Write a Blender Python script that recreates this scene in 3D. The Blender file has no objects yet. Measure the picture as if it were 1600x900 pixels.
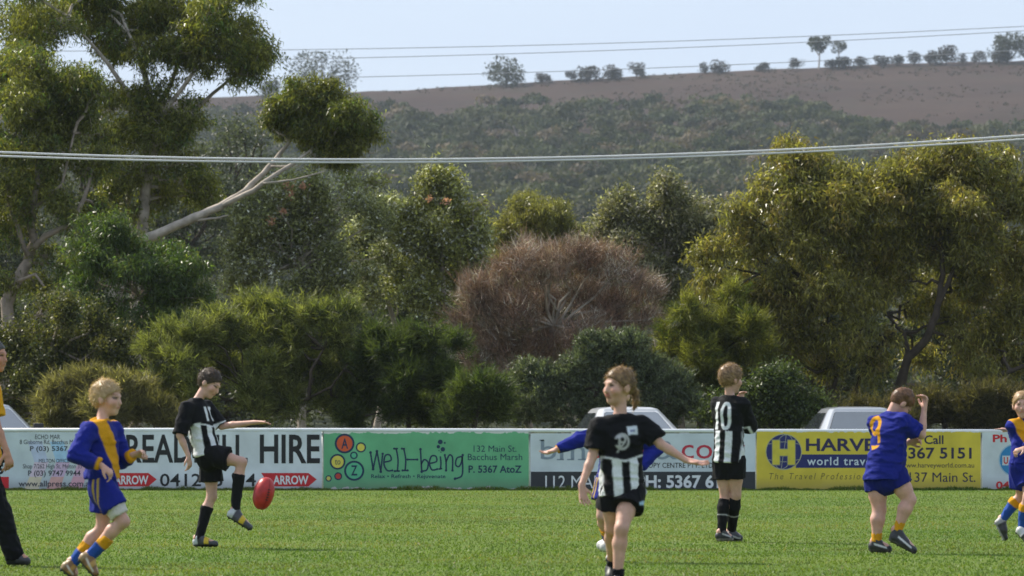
import bpy, math, random
import numpy as np
from mathutils import Vector, Matrix, noise as mnoise

random.seed(7)
RNG = np.random.default_rng(11)
SC = bpy.context.scene
COL = SC.collection

# ------------------------------------------------------------------ camera, sky, sun, exposure
FPX, CX, HY, CAMZ = 6800.0, 800.0, 670.0, 1.0     # photo pixels: focal length, centre column, horizon row; camera height
cam = bpy.data.cameras.new('camera'); camo = bpy.data.objects.new('camera', cam); COL.objects.link(camo)
camo.location = (0, 0, CAMZ); camo.rotation_euler = (math.radians(90), 0, 0)
cam.sensor_width = 36.0; cam.lens = 36.0 * FPX / 1600.0
cam.shift_y = (HY - 450.0) / 1600.0
cam.clip_start = 0.5; cam.clip_end = 30000
cam.dof.use_dof = True; cam.dof.focus_distance = 46.0; cam.dof.aperture_fstop = 6.5
SC.camera = camo

SUN_EL, SUN_AZ = math.radians(45), math.radians(-56)   # azimuth from +Y (view direction) towards +X; negative = left
sun_dir = Vector((math.sin(SUN_AZ) * math.cos(SUN_EL), math.cos(SUN_AZ) * math.cos(SUN_EL), math.sin(SUN_EL)))
W = bpy.data.worlds.new('World'); SC.world = W; W.use_nodes = True
wn, wl = W.node_tree.nodes, W.node_tree.links
wn.clear()
wo = wn.new('ShaderNodeOutputWorld'); bg = wn.new('ShaderNodeBackground'); sky = wn.new('ShaderNodeTexSky')
sky.sky_type = 'NISHITA'; sky.sun_disc = False; sky.sun_elevation = SUN_EL; sky.sun_rotation = SUN_AZ
sky.air_density = 1.0; sky.dust_density = 2.5; sky.ozone_density = 2.0
# thin high cloud veil over the whole sky
tcw = wn.new('ShaderNodeTexCoord'); mpw = wn.new('ShaderNodeMapping'); mpw.inputs['Scale'].default_value = (2.2, 2.2, 9.0)
nzw = wn.new('ShaderNodeTexNoise'); nzw.inputs['Scale'].default_value = 2.6; nzw.inputs['Detail'].default_value = 6; nzw.inputs['Roughness'].default_value = 0.55
crw = wn.new('ShaderNodeValToRGB'); crw.color_ramp.elements[0].position = 0.30; crw.color_ramp.elements[1].position = 0.75
crw.color_ramp.elements[0].color = (0.80, 0.80, 0.80, 1); crw.color_ramp.elements[1].color = (0.96, 0.96, 0.96, 1)
mxw = wn.new('ShaderNodeMix'); mxw.data_type = 'RGBA'; mxw.inputs['B'].default_value = (2.95, 3.45, 4.25, 1)
wl.new(tcw.outputs['Generated'], mpw.inputs['Vector']); wl.new(mpw.outputs['Vector'], nzw.inputs['Vector'])
wl.new(nzw.outputs['Fac'], crw.inputs['Fac']); wl.new(crw.outputs['Color'], mxw.inputs['Factor'])
wl.new(sky.outputs['Color'], mxw.inputs['A']); wl.new(mxw.outputs['Result'], bg.inputs['Color'])
bg.inputs['Strength'].default_value = 0.13
wl.new(bg.outputs['Background'], wo.inputs['Surface'])

sl = bpy.data.lights.new('sun', 'SUN'); sl.energy = 4.0; sl.angle = math.radians(5.0); sl.color = (1.0, 0.93, 0.80)
slo = bpy.data.objects.new('sun', sl); COL.objects.link(slo)
slo.rotation_euler = (-sun_dir).to_track_quat('-Z', 'Y').to_euler()
slo.location = (-40, 60, 60)

SC.view_settings.view_transform = 'Standard'; SC.view_settings.look = 'None'
SC.view_settings.exposure = 0.82; SC.view_settings.gamma = 1.0; SC.view_settings.use_curve_mapping = False
SC.cycles.max_bounces = 6; SC.cycles.diffuse_bounces = 3; SC.cycles.glossy_bounces = 3
SC.cycles.transmission_bounces = 4; SC.cycles.transparent_max_bounces = 6; SC.cycles.volume_bounces = 1
SC.cycles.use_denoising = True

# ------------------------------------------------------------------ helpers
def P(px, py, d):
    """photo pixel + distance -> world point"""
    return np.array([(px - CX) * d / FPX, d, CAMZ + (HY - py) * d / FPX])

def tag(o, label=None, cat=None, group=None, kind=None):
    if label: o['label'] = label
    if cat: o['category'] = cat
    if group: o['group'] = group
    if kind: o['kind'] = kind
    return o

def link(name, me, mat=None, parent=None, loc=None):
    o = bpy.data.objects.new(name, me); COL.objects.link(o)
    if mat is not None and me is not None and len(me.materials) == 0: me.materials.append(mat)
    if parent is not None: o.parent = parent
    if loc is not None: o.location = loc
    return o

def empty(name, loc=(0, 0, 0)):
    o = bpy.data.objects.new(name, None); COL.objects.link(o); o.location = loc; o.empty_display_size = 0.1
    return o

def np_mesh(name, V, F, smooth=False, col=None):
    """V (n,3), F (m,k) -> mesh, optional point colours"""
    V = np.asarray(V, np.float32); F = np.asarray(F, np.int32)
    me = bpy.data.meshes.new(name); k = F.shape[1]
    me.vertices.add(len(V)); me.vertices.foreach_set('co', V.ravel())
    me.loops.add(F.size); me.loops.foreach_set('vertex_index', F.ravel())
    me.polygons.add(len(F))
    me.polygons.foreach_set('loop_start', np.arange(0, F.size, k, dtype=np.int32))
    me.polygons.foreach_set('loop_total', np.full(len(F), k, np.int32))
    if smooth: me.polygons.foreach_set('use_smooth', np.ones(len(F), bool))
    me.update(calc_edges=True)
    if col is not None: set_col(me, col)
    return me

def set_col(me, col):
    a = me.color_attributes.new('Col', 'FLOAT_COLOR', 'POINT')
    c = np.ones((len(col), 4), np.float32); c[:, :3] = col
    a.data.foreach_set('color', c.ravel())

class MB:
    """collects polygons of any size and links them as one mesh"""
    def __init__(s): s.v = []; s.f = []
    def poly(s, pts):
        n = len(s.v); s.v += [tuple(p) for p in pts]; s.f.append(tuple(range(n, n + len(pts))))
    def box(s, lo, hi):
        (x0, y0, z0), (x1, y1, z1) = lo, hi; n = len(s.v)
        s.v += [(x0,y0,z0),(x1,y0,z0),(x1,y1,z0),(x0,y1,z0),(x0,y0,z1),(x1,y0,z1),(x1,y1,z1),(x0,y1,z1)]
        s.f += [tuple(n+i for i in q) for q in ((0,3,2,1),(4,5,6,7),(0,1,5,4),(1,2,6,5),(2,3,7,6),(3,0,4,7))]
    def tube(s, pts, rad, seg=8, cap=True):
        pts = [Vector(p) for p in pts]; m = len(pts); n0 = len(s.v)
        if not hasattr(rad, '__len__'): rad = [rad] * m
        for i, p in enumerate(pts):
            t = (pts[min(i + 1, m - 1)] - pts[max(i - 1, 0)])
            if t.length < 1e-9: t = Vector((0, 0, 1))
            t.normalize()
            a = t.cross(Vector((0, 1, 0))) if abs(t.y) < 0.9 else t.cross(Vector((1, 0, 0)))
            a.normalize(); b = t.cross(a)
            for j in range(seg):
                th = 2 * math.pi * j / seg
                s.v.append(tuple(p + (a * math.cos(th) + b * math.sin(th)) * rad[i]))
        for i in range(m - 1):
            for j in range(seg):
                q = n0 + i * seg; j2 = (j + 1) % seg
                s.f.append((q + j, q + j2, q + seg + j2, q + seg + j))
        if cap:
            s.f.append(tuple(n0 + j for j in range(seg))[::-1]); s.f.append(tuple(n0 + (m - 1) * seg + j for j in range(seg)))
    def loft(s, rings, cap=True):
        n0 = len(s.v); k = len(rings[0])
        for r in rings: s.v += [tuple(p) for p in r]
        for i in range(len(rings) - 1):
            for j in range(k):
                j2 = (j + 1) % k; q = n0 + i * k
                s.f.append((q + j, q + j2, q + k + j2, q + k + j))
        if cap:
            s.f.append(tuple(n0 + j for j in range(k))[::-1]); s.f.append(tuple(n0 + (len(rings) - 1) * k + j for j in range(k)))
    def mesh(s, name, smooth=False):
        me = bpy.data.meshes.new(name); me.from_pydata(s.v, [], s.f)
        if smooth:
            for p in me.polygons: p.use_smooth = True
        me.update(); return me
    def build(s, name, mat, parent=None, smooth=False, bevel=0):
        o = link(name, s.mesh(name, smooth), mat, parent)
        if bevel:
            b = o.modifiers.new('bevel', 'BEVEL'); b.width = bevel; b.segments = 2; b.limit_method = 'ANGLE'
        return o

# ------------------------------------------------------------------ materials
MATS = {}
def new_mat(name):
    m = bpy.data.materials.new(name); m.use_nodes = True; MATS[name] = m
    nt = m.node_tree; return m, nt.nodes, nt.links, nt.nodes['Principled BSDF']

def plain(name, col, rough=0.6, spec=0.4, metal=0.0, var=0.12, scale=14.0, bump=0.0, coat=0.0):
    m, n, l, b = new_mat(name)
    b.inputs['Roughness'].default_value = rough; b.inputs['Specular IOR Level'].default_value = spec
    b.inputs['Metallic'].default_value = metal; b.inputs['Coat Weight'].default_value = coat
    tc = n.new('ShaderNodeTexCoord'); nz = n.new('ShaderNodeTexNoise')
    nz.inputs['Scale'].default_value = scale; nz.inputs['Detail'].default_value = 5
    l.new(tc.outputs['Object'], nz.inputs['Vector'])
    mr = n.new('ShaderNodeMapRange'); mr.inputs['From Min'].default_value = 0.25; mr.inputs['From Max'].default_value = 0.75
    mr.inputs['To Min'].default_value = 1 - var; mr.inputs['To Max'].default_value = 1 + var
    l.new(nz.outputs['Fac'], mr.inputs['Value'])
    mx = n.new('ShaderNodeMix'); mx.data_type = 'RGBA'; mx.blend_type = 'MULTIPLY'; mx.inputs['Factor'].default_value = 1
    mx.inputs['A'].default_value = (*col, 1); l.new(mr.outputs['Result'], mx.inputs['B'])
    l.new(mx.outputs['Result'], b.inputs['Base Color'])
    if bump:
        bp = n.new('ShaderNodeBump'); bp.inputs['Strength'].default_value = bump; bp.inputs['Distance'].default_value = 0.02
        l.new(nz.outputs['Fac'], bp.inputs['Height']); l.new(bp.outputs['Normal'], b.inputs['Normal'])
    return m

def attr_mat(name, rough=0.7, spec=0.25, sheen=0.0, bump=0.0, bscale=60.0, sss=0.0):
    """colour from the vertex attribute (garment pattern), fine weave on top"""
    m, n, l, b = new_mat(name)
    a = n.new('ShaderNodeAttribute'); a.attribute_name = 'Col'
    b.inputs['Roughness'].default_value = rough; b.inputs['Specular IOR Level'].default_value = spec
    b.inputs['Sheen Weight'].default_value = sheen
    tc = n.new('ShaderNodeTexCoord'); nz = n.new('ShaderNodeTexNoise'); nz.inputs['Scale'].default_value = bscale; nz.inputs['Detail'].default_value = 3
    l.new(tc.outputs['Object'], nz.inputs['Vector'])
    mr = n.new('ShaderNodeMapRange'); mr.inputs['To Min'].default_value = 0.82; mr.inputs['To Max'].default_value = 1.18
    l.new(nz.outputs['Fac'], mr.inputs['Value'])
    mx = n.new('ShaderNodeMix'); mx.data_type = 'RGBA'; mx.blend_type = 'MULTIPLY'; mx.inputs['Factor'].default_value = 1
    l.new(a.outputs['Color'], mx.inputs['A']); l.new(mr.outputs['Result'], mx.inputs['B'])
    l.new(mx.outputs['Result'], b.inputs['Base Color'])
    if sss:
        b.inputs['Subsurface Weight'].default_value = sss; b.inputs['Subsurface Radius'].default_value = (0.012, 0.004, 0.002)
        b.inputs['Subsurface Scale'].default_value = 1.0
    if bump:
        bp = n.new('ShaderNodeBump'); bp.inputs['Strength'].default_value = bump; bp.inputs['Distance'].default_value = 0.01
        l.new(nz.outputs['Fac'], bp.inputs['Height']); l.new(bp.outputs['Normal'], b.inputs['Normal'])
    return m

def leaf_mat(name, rough=0.4, spec=0.5, trans=0.4):
    m, n, l, b = new_mat(name)
    a = n.new('ShaderNodeAttribute'); a.attribute_name = 'Col'
    b.inputs['Roughness'].default_value = rough; b.inputs['Specular IOR Level'].default_value = spec
    l.new(a.outputs['Color'], b.inputs['Base Color'])
    t = n.new('ShaderNodeBsdfTranslucent'); g = n.new('ShaderNodeMix'); g.data_type = 'RGBA'; g.blend_type = 'MULTIPLY'
    g.inputs['Factor'].default_value = 1; g.inputs['B'].default_value = (1.2, 1.28, 0.62, 1)
    l.new(a.outputs['Color'], g.inputs['A']); l.new(g.outputs['Result'], t.inputs['Color'])
    ms = n.new('ShaderNodeMixShader'); ms.inputs['Fac'].default_value = trans
    l.new(b.outputs['BSDF'], ms.inputs[1]); l.new(t.outputs['BSDF'], ms.inputs[2])
    l.new(ms.outputs['Shader'], n['Material Output'].inputs['Surface'])
    return m

M_bark = plain('bark_grey', (0.27, 0.22, 0.18), 0.85, 0.2, var=0.45, scale=6, bump=0.6)
M_bark_dark = plain('bark_dark', (0.055, 0.042, 0.032), 0.9, 0.2, var=0.4, scale=6, bump=0.6)
M_bark_pale = plain('bark_pale', (0.36, 0.31, 0.26), 0.8, 0.2, var=0.5, scale=5, bump=0.5)
M_gum = leaf_mat('gum_leaf', 0.34, 0.45, 0.48)
M_soft = leaf_mat('soft_leaf', 0.5, 0.35, 0.5)
M_dull = leaf_mat('dull_leaf', 0.42, 0.4, 0.38)
M_twig = leaf_mat('dry_twig', 0.45, 0.45, 0.15)
M_far = leaf_mat('far_leaf', 0.7, 0.15, 0.25)
M_grassblade = leaf_mat('grass_blade', 0.5, 0.3, 0.45)
M_white = plain('white_metal', (0.72, 0.74, 0.76), 0.5, 0.4, var=0.10, scale=3)
M_galv = plain('galvanised', (0.42, 0.43, 0.44), 0.5, 0.4, metal=0.3, var=0.2)
M_rubber = plain('rubber', (0.02, 0.02, 0.02), 0.8, 0.3)
M_skin = attr_mat('skin', 0.5, 0.35, sss=0.12, bscale=30)
M_cloth = attr_mat('cloth', 0.8, 0.12, sheen=0.02, bump=0.25, bscale=90)
M_hair = leaf_mat('hair', 0.45, 0.45, 0.3)
M_boot = attr_mat('boot', 0.45, 0.45, bump=0.1)
# ------------------------------------------------------------------ noise field used for patchy ground and foliage colour
def fbm2(x, y, scale, seed=0, octaves=4):
    """cheap smooth value noise, vectorised"""
    x = np.asarray(x, np.float64) / scale; y = np.asarray(y, np.float64) / scale
    out = np.zeros_like(x); amp = 1.0; tot = 0
    for o in range(octaves):
        xi = np.floor(x).astype(np.int64); yi = np.floor(y).astype(np.int64); fx = x - xi; fy = y - yi
        fx = fx * fx * (3 - 2 * fx); fy = fy * fy * (3 - 2 * fy)
        def h(a, b):
            n = (a * 374761393 + b * 668265263 + (seed + o) * 974634577) & 0x7fffffff
            n = ((n ^ (n >> 13)) * 1274126177) & 0x7fffffff
            return ((n ^ (n >> 16)) & 0xffff) / 65535.0
        v = (h(xi, yi) * (1 - fx) + h(xi + 1, yi) * fx) * (1 - fy) + (h(xi, yi + 1) * (1 - fx) + h(xi + 1, yi + 1) * fx) * fy
        out += v * amp; tot += amp; amp *= 0.5; x = x * 2.03 + 17; y = y * 2.03 + 5
    return out / tot

# ------------------------------------------------------------------ ground
def ground_mat(name, c0, c1, c2, s1=0.35, s2=6.0, fine=60.0):
    m, n, l, b = new_mat(name)
    b.inputs['Roughness'].default_value = 0.9; b.inputs['Specular IOR Level'].default_value = 0.1
    tc = n.new('ShaderNodeTexCoord')
    def nz(sc, det=6):
        t = n.new('ShaderNodeTexNoise'); t.inputs['Scale'].default_value = sc; t.inputs['Detail'].default_value = det
        t.inputs['Roughness'].default_value = 0.65; l.new(tc.outputs['Object'], t.inputs['Vector']); return t
    a, f, g = nz(s1), nz(s2), nz(fine, 3)
    r1 = n.new('ShaderNodeValToRGB'); r1.color_ramp.elements[0].position = 0.36; r1.color_ramp.elements[1].position = 0.62
    r1.color_ramp.elements[0].color = (*c0, 1); r1.color_ramp.elements[1].color = (*c1, 1); l.new(a.outputs['Fac'], r1.inputs['Fac'])
    r2 = n.new('ShaderNodeValToRGB'); r2.color_ramp.elements[0].position = 0.52; r2.color_ramp.elements[1].position = 0.72
    r2.color_ramp.elements[0].color = (0, 0, 0, 1); r2.color_ramp.elements[1].color = (0.75, 0.75, 0.75, 1); l.new(f.outputs['Fac'], r2.inputs['Fac'])
    mx = n.new('ShaderNodeMix'); mx.data_type = 'RGBA'; mx.inputs['B'].default_value = (*c2, 1)
    l.new(r2.outputs['Color'], mx.inputs['Factor']); l.new(r1.outputs['Color'], mx.inputs['A'])
    mr = n.new('ShaderNodeMapRange'); mr.inputs['To Min'].default_value = 0.6; mr.inputs['To Max'].default_value = 1.4; l.new(g.outputs['Fac'], mr.inputs['Value'])
    m2 = n.new('ShaderNodeMix'); m2.data_type = 'RGBA'; m2.blend_type = 'MULTIPLY'; m2.inputs['Factor'].default_value = 1
    l.new(mx.outputs['Result'], m2.inputs['A']); l.new(mr.outputs['Result'], m2.inputs['B'])
    l.new(m2.outputs['Result'], b.inputs['Base Color'])
    bp = n.new('ShaderNodeBump'); bp.inputs['Strength'].default_value = 0.5; bp.inputs['Distance'].default_value = 0.03
    l.new(g.outputs['Fac'], bp.inputs['Height']); l.new(bp.outputs['Normal'], b.inputs['Normal'])
    return m

M_field = ground_mat('turf', (0.070, 0.125, 0.018), (0.110, 0.158, 0.025), (0.115, 0.12, 0.035))
M_verge = ground_mat('verge', (0.06, 0.07, 0.022), (0.09, 0.085, 0.035), (0.13, 0.105, 0.07))
M_hill = ground_mat('dry_hill', (0.027, 0.0125, 0.0085), (0.045, 0.026, 0.018), (0.028, 0.025, 0.015), s1=0.012, s2=0.05, fine=0.35)

FENCE_D = 71.0
mb = MB(); mb.poly([(-400, -60, -0.004), (400, -60, -0.004), (400, 720, -0.004), (-400, 720, -0.004)])
tag(mb.build('ground', M_verge), kind='structure')
mb = MB(); mb.poly([(-60, -50, 0), (60, -50, 0), (60, FENCE_D + 0.6, 0), (-60, FENCE_D + 0.6, 0)])
tag(mb.build('playing_field', M_field), kind='structure')

# grass blades over the part of the field in view (and a margin to each side)
def grass_field():
    n = 205000
    u = RNG.random(n); d = 25.0 * (71.2 / 25.0) ** u            # denser near the camera, as the picture resolves it
    x = (RNG.random(n) * 2 - 1) * (d * 830 / FPX + 1.2)
    patch = fbm2(x, d, 2.2, 3); fine = fbm2(x, d, 0.35, 9, 3); big = fbm2(x, d, 9.0, 21, 3)
    keep = RNG.random(n) < 0.6 + 0.6 * fine
    x, d, patch, fine, big = x[keep], d[keep], patch[keep], fine[keep], big[keep]
    # ragged tussocks along the foot of the boundary boards
    k = 22000; xb = (RNG.random(k) * 2 - 1) * 9.6; tall = fbm2(xb, xb * 0, 0.28, 5, 3)
    db = FENCE_D - 0.02 - np.abs(RNG.normal(0, 0.10, k))
    x = np.r_[x, xb]; d = np.r_[d, db]; patch = np.r_[patch, fbm2(xb, db, 1.1, 3)]; fine = np.r_[fine, tall]; big = np.r_[big, np.full(k, .5)]
    n = len(x)
    h = (0.006 + 0.014 * RNG.random(n)) * (0.5 + 0.7 * fine) + 0.003
    h[-k:] = 0.02 + 0.12 * np.clip(tall - 0.35, 0, 1) * RNG.random(k) * 1.6
    w = 0.003 + 0.003 * RNG.random(n) + d * 0.00004
    th = RNG.random(n) * 2 * math.pi
    lean = h * (0.3 + 0.8 * RNG.random(n)); la = RNG.random(n) * 2 * math.pi
    base = np.stack([x, d, np.zeros(n)], 1)
    side = np.stack([np.cos(th), np.sin(th), np.zeros(n)], 1) * w[:, None]
    tip = base + np.stack([np.cos(la) * lean, np.sin(la) * lean, h], 1)
    V = np.stack([base - side, base + side, tip], 1).reshape(-1, 3)
    F = np.arange(3 * n).reshape(-1, 3)
    g0, g1, dry, dk = np.array([0.088, 0.150, 0.021]), np.array([0.140, 0.180, 0.030]), np.array([0.25, 0.215, 0.085]), np.array([0.075, 0.125, 0.022])
    t = np.clip((patch - 0.33) / 0.34, 0, 1)[:, None]
    c = g0 * (1 - t) + g1 * t
    s = np.clip((0.44 - big) / 0.2, 0, 1)[:, None]; c = c * (1 - 0.6 * s) + dk * 0.6 * s
    worn = np.clip((fbm2(x, d, 3.6, 57, 3) - 0.58) / 0.12, 0, 1) * 0.35
    worn = np.maximum(worn, 0.85 * np.exp(-((x - 1.35) / 0.42) ** 2 - ((d - 35.6) / 0.55) ** 2) * (0.5 + fine))
    worn = np.maximum(worn, 0.5 * np.exp(-((x + 4.6) / 1.3) ** 2 - ((d - 50) / 1.6) ** 2))[:, None]; c = c * (1 - worn) + np.array([0.115, 0.098, 0.038]) * worn
    isd = (RNG.random(n) < 0.03 + 0.14 * (patch > 0.60))[:, None]; c = np.where(isd, dry, c)
    c = c * (0.90 + 0.20 * RNG.random(n))[:, None]
    return np_mesh('grass', V, F, col=np.repeat(c, 3, 0))
tag(link('grass', grass_field(), M_grassblade), 'short green turf grass covering the playing field', 'grass', kind='stuff')

# ------------------------------------------------------------------ the hill
RX = np.array([-600, 0, 340, 560, 800, 1000, 1200, 1400, 1600, 2200.])
RY = np.array([185, 168, 152, 144, 131, 119, 108, 100, 95, 90.])
def hill_z(x, y):
    px = x * FPX / 1400.0 + CX
    ridge = np.interp(px, RX, RY)
    t = np.clip((y - 420) / 980.0, 0, 1)
    g = np.where(t < 0.28, t / 0.28 * 0.36, 0.36 + (t - 0.28) / 0.72 * 0.64)
    py = 520 + (ridge - 520) * g
    z = CAMZ + (HY - py) * np.minimum(y, 1400) / FPX
    z = z * np.clip((y - 330) / 120.0, 0, 1)
    over = np.clip(y - 1400, 0, None)
    z = z - over * 0.03 - over ** 2 * 0.00008
    und = (fbm2(x, y, 160, 31, 3) - 0.5) * 9 * np.clip((y - 450) / 200, 0, 1) * np.clip((1390 - y) / 150, 0, 1)
    return z + und
def make_hill():
    xs = np.linspace(-420, 480, 150); ys = np.r_[np.linspace(330, 1390, 130), np.linspace(1400, 1800, 14)]
    X, Y = np.meshgrid(xs, ys); Z = hill_z(X, Y) + (fbm2(X, Y, 12, 8, 2) - .5) * 0.8 - np.where(Y < 340, 0.5, 0)
    V = np.stack([X, Y, Z], -1).reshape(-1, 3); nx = len(xs)
    i, j = np.meshgrid(np.arange(nx - 1), np.arange(len(ys) - 1)); q = (j * nx + i).ravel()
    return np_mesh('hill', V, np.stack([q, q + 1, q + nx + 1, q + nx], 1), smooth=True)
# the foot of the hill is green with scrub, the top dry and brown
_n, _l = M_hill.node_tree.nodes, M_hill.node_tree.links; _b = _n['Principled BSDF']; _src = _b.inputs['Base Color'].links[0].from_socket
_tc = _n.new('ShaderNodeTexCoord'); _sp = _n.new('ShaderNodeSeparateXYZ'); _mr = _n.new('ShaderNodeMapRange'); _mx = _n.new('ShaderNodeMix'); _mx.data_type = 'RGBA'
_mr.inputs['From Min'].default_value = 55; _mr.inputs['From Max'].default_value = 85; _mx.inputs['A'].default_value = (0.040, 0.046, 0.020, 1)
_l.new(_tc.outputs['Object'], _sp.inputs['Vector']); _l.new(_sp.outputs['Z'], _mr.inputs['Value']); _l.new(_mr.outputs['Result'], _mx.inputs['Factor']); _l.new(_src, _mx.inputs['B']); _l.new(_mx.outputs['Result'], _b.inputs['Base Color'])
tag(link('hill', make_hill(), M_hill), kind='structure')

def leaf_quads(c, axis, L, Wd, face=None):
    """rhombus leaves: centre-base c, axis dir (unit), length, width"""
    n = len(c)
    r = RNG.normal(size=(n, 3))
    if face is not None: r = face + r * 0.35
    w = np.cross(axis, r); w /= np.linalg.norm(w, axis=1, keepdims=True) + 1e-9
    L = np.asarray(L).reshape(-1, 1); Wd = np.asarray(Wd).reshape(-1, 1)
    mid = c + axis * L * 0.45
    return np.stack([c, mid - w * Wd * 0.5, c + axis * L, mid + w * Wd * 0.5], 1)

def leaf_tris(c, axis, L, Wd, face=None):
    """slim single-triangle leaves"""
    n = len(c); r = RNG.normal(size=(n, 3))
    if face is not None: r = face + r * 0.35
    w = np.cross(axis, r); w /= np.linalg.norm(w, axis=1, keepdims=True) + 1e-9
    L = np.asarray(L).reshape(-1, 1); Wd = np.asarray(Wd).reshape(-1, 1)
    return np.stack([c - w * Wd * 0.5, c + w * Wd * 0.5, c + axis * L], 1)

def unit(a): return a / (np.linalg.norm(a, axis=-1, keepdims=True) + 1e-9)

def forest():
    # one wooded mass on the slope: crowns of leaf sprays over pale stems, every crown shaped differently
    pts = []
    tries = 0
    while len(pts) < 2300 and tries < 30000:
        tries += 1
        y = random.uniform(345, 1385); x = random.uniform(-0.125, 0.125) * y * 1.12
        px = x * FPX / y + CX
        if px < -60: continue
        r = random.uniform(2.5, 5.4); hgt = r * random.uniform(1.2, 1.7)
        if HY - (float(hill_z(np.array([x]), np.array([y]))[0]) + hgt - CAMZ) * FPX / y < np.interp(px, [-100, 300, 520, 640, 700, 740, 780, 900, 1000, 1100, 1240, 1270, 1330, 1400, 1600, 1800], [190, 172, 152, 160, 186, 160, 143, 148, 152, 152, 148, 156, 178, 190, 186, 180]) + random.uniform(-3, 9): continue
        if fbm2(np.array([x]), np.array([y]), 60, 77, 2)[0] < 0.30 and random.random() < 0.6: continue
        if any((x - q[0]) ** 2 + ((y - q[1]) * 0.6) ** 2 < (0.66 * (r + q[2])) ** 2 for q in pts[-1500:]): continue
        pts.append((x, y, r, hgt))
    P4, C = [], []; SV = MB()
    for x, y, r, H_ in pts:
        z0 = float(hill_z(np.array([x]), np.array([y]))[0]); hgt = H_
        nl = random.randint(5, 8); hue = random.random()
        basec = np.array([0.038, 0.048, 0.021]) * (1 - hue) + np.array([0.074, 0.076, 0.034]) * hue
        if random.random() < 0.14: basec = np.array([0.11, 0.085, 0.055])
        basec = basec * random.uniform(0.6, 1.45)
        nq = int(88 + 118 * (r / 5.0) ** 2)
        lob = []
        for _ in range(nl):
            a = random.uniform(0, 6.283); rr = r * random.uniform(0.15, 0.62)
            lob.append((x + math.cos(a) * rr, y + math.sin(a) * rr, z0 + hgt * random.uniform(0.62, 1.0), r * random.uniform(0.34, 0.56)))
        lob = np.array(lob); k = RNG.integers(0, nl, nq)
        v = unit(RNG.normal(size=(nq, 3))); v[:, 2] = np.where(v[:, 2] < -0.25, -v[:, 2], v[:, 2])
        c = lob[k, :3] + v * lob[k, 3:4] * np.array([1.15, 1.15, 0.62]) * (0.80 + 0.26 * RNG.random(nq))[:, None]
        ax = unit(v + RNG.normal(size=(nq, 3)) * 0.7)
        ax = unit(np.cross(v, RNG.normal(size=(nq, 3))) + v * 0.25)
        P4.append(leaf_tris(c, ax, 0.66 + 0.75 * RNG.random(nq), 0.6 + 0.55 * RNG.random(nq), v))
        C.append(basec * (0.7 + 0.6 * RNG.random((nq, 1))))
        if random.random() < 0.55:
            for _ in range(random.randint(1, 2)):
                l = lob[random.randrange(nl)]
                SV.tube([(x, y, z0 - 0.5), (0.5 * (x + l[0]) + random.uniform(-.3, .3), y - 0.3, z0 + hgt * 0.4), (l[0], l[1], l[2])], [0.22, 0.16, 0.06], 4, False)
    Q = np.concatenate(P4); n = len(Q)
    me = np_mesh('wooded_slope', Q.reshape(-1, 3), np.arange(3 * n).reshape(-1, 3), col=np.repeat(np.concatenate(C), 3, 0))
    o = link('wooded_slope', me, M_far)
    tag(o, 'grey-green eucalypt woodland covering the lower slope of the hill', 'woodland', kind='stuff')
    st = SV.build('stems', M_bark_pale, o)
    return o
forest()

def ridge_scrub():
    n = 2600
    x = (RNG.random(n) * 2 - 1) * 190 + 20; y = 1130 + 268 * RNG.random(n) ** 0.6
    dens = fbm2(x, y, 40, 13, 3); k = dens > 0.5; x, y = x[k], y[k]; n = len(x); z = hill_z(x, y)
    m = 8; c = np.repeat(np.stack([x, y, z + 0.05], 1), m, 0) + RNG.normal(size=(n * m, 3)) * np.array([.5, .5, .12])
    ax = unit(RNG.normal(size=(n * m, 3)) * 0.5 + np.array([0, 0, 1.0]))
    Q = leaf_quads(c, ax, 0.3 + 0.5 * RNG.random(n * m), 0.25 + .2 * RNG.random(n * m))
    col = np.where(RNG.random((n * m, 1)) < 0.6, [0.06, 0.04, 0.028], [0.045, 0.045, 0.026]) * (0.7 + .6 * RNG.random((n * m, 1)))
    me = np_mesh('hill_tussocks', Q.reshape(-1, 3), np.arange(4 * len(Q)).reshape(-1, 4), col=np.repeat(col, 4, 0))
    tag(link('hill_tussocks', me, M_far), 'dry brown grass tussocks scattered over the bare hilltop', 'grass', kind='stuff')
ridge_scrub()
# ------------------------------------------------------------------ boundary fence and advertising boards
FD = FENCE_D; PXM = FD / FPX                      # metres per photo pixel at the fence
fx = lambda px: (px - CX) * PXM
fz = lambda py: CAMZ + (HY - py) * PXM
fence = tag(empty('boundary_fence', (0, FD, 0)), 'low white pipe-rail fence carrying the advertising boards round the field', 'fence')
mb = MB(); mb.tube([(fx(-260), 0.03, fz(672)), (fx(400), 0.03, fz(671.5)), (fx(1000), 0.03, fz(673)), (fx(1900), 0.03, fz(674))], 0.030, 12)
mb.build('rail', M_white, fence, smooth=True)
for px in (-255, -70, 163, 334, 504.5, 665, 827, 1004, 1181.5, 1357, 1533, 1700, 1880):
    mb = MB(); mb.tube([(fx(px), 0.075, -0.3), (fx(px), 0.075, fz(674))], 0.026, 10); mb.build('post', M_galv, fence, smooth=True)
    mb = MB(); mb.box((fx(px) - .034, 0.02, fz(680)), (fx(px) + .034, 0.11, fz(676))); mb.build('clamp', M_galv, fence)

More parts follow.
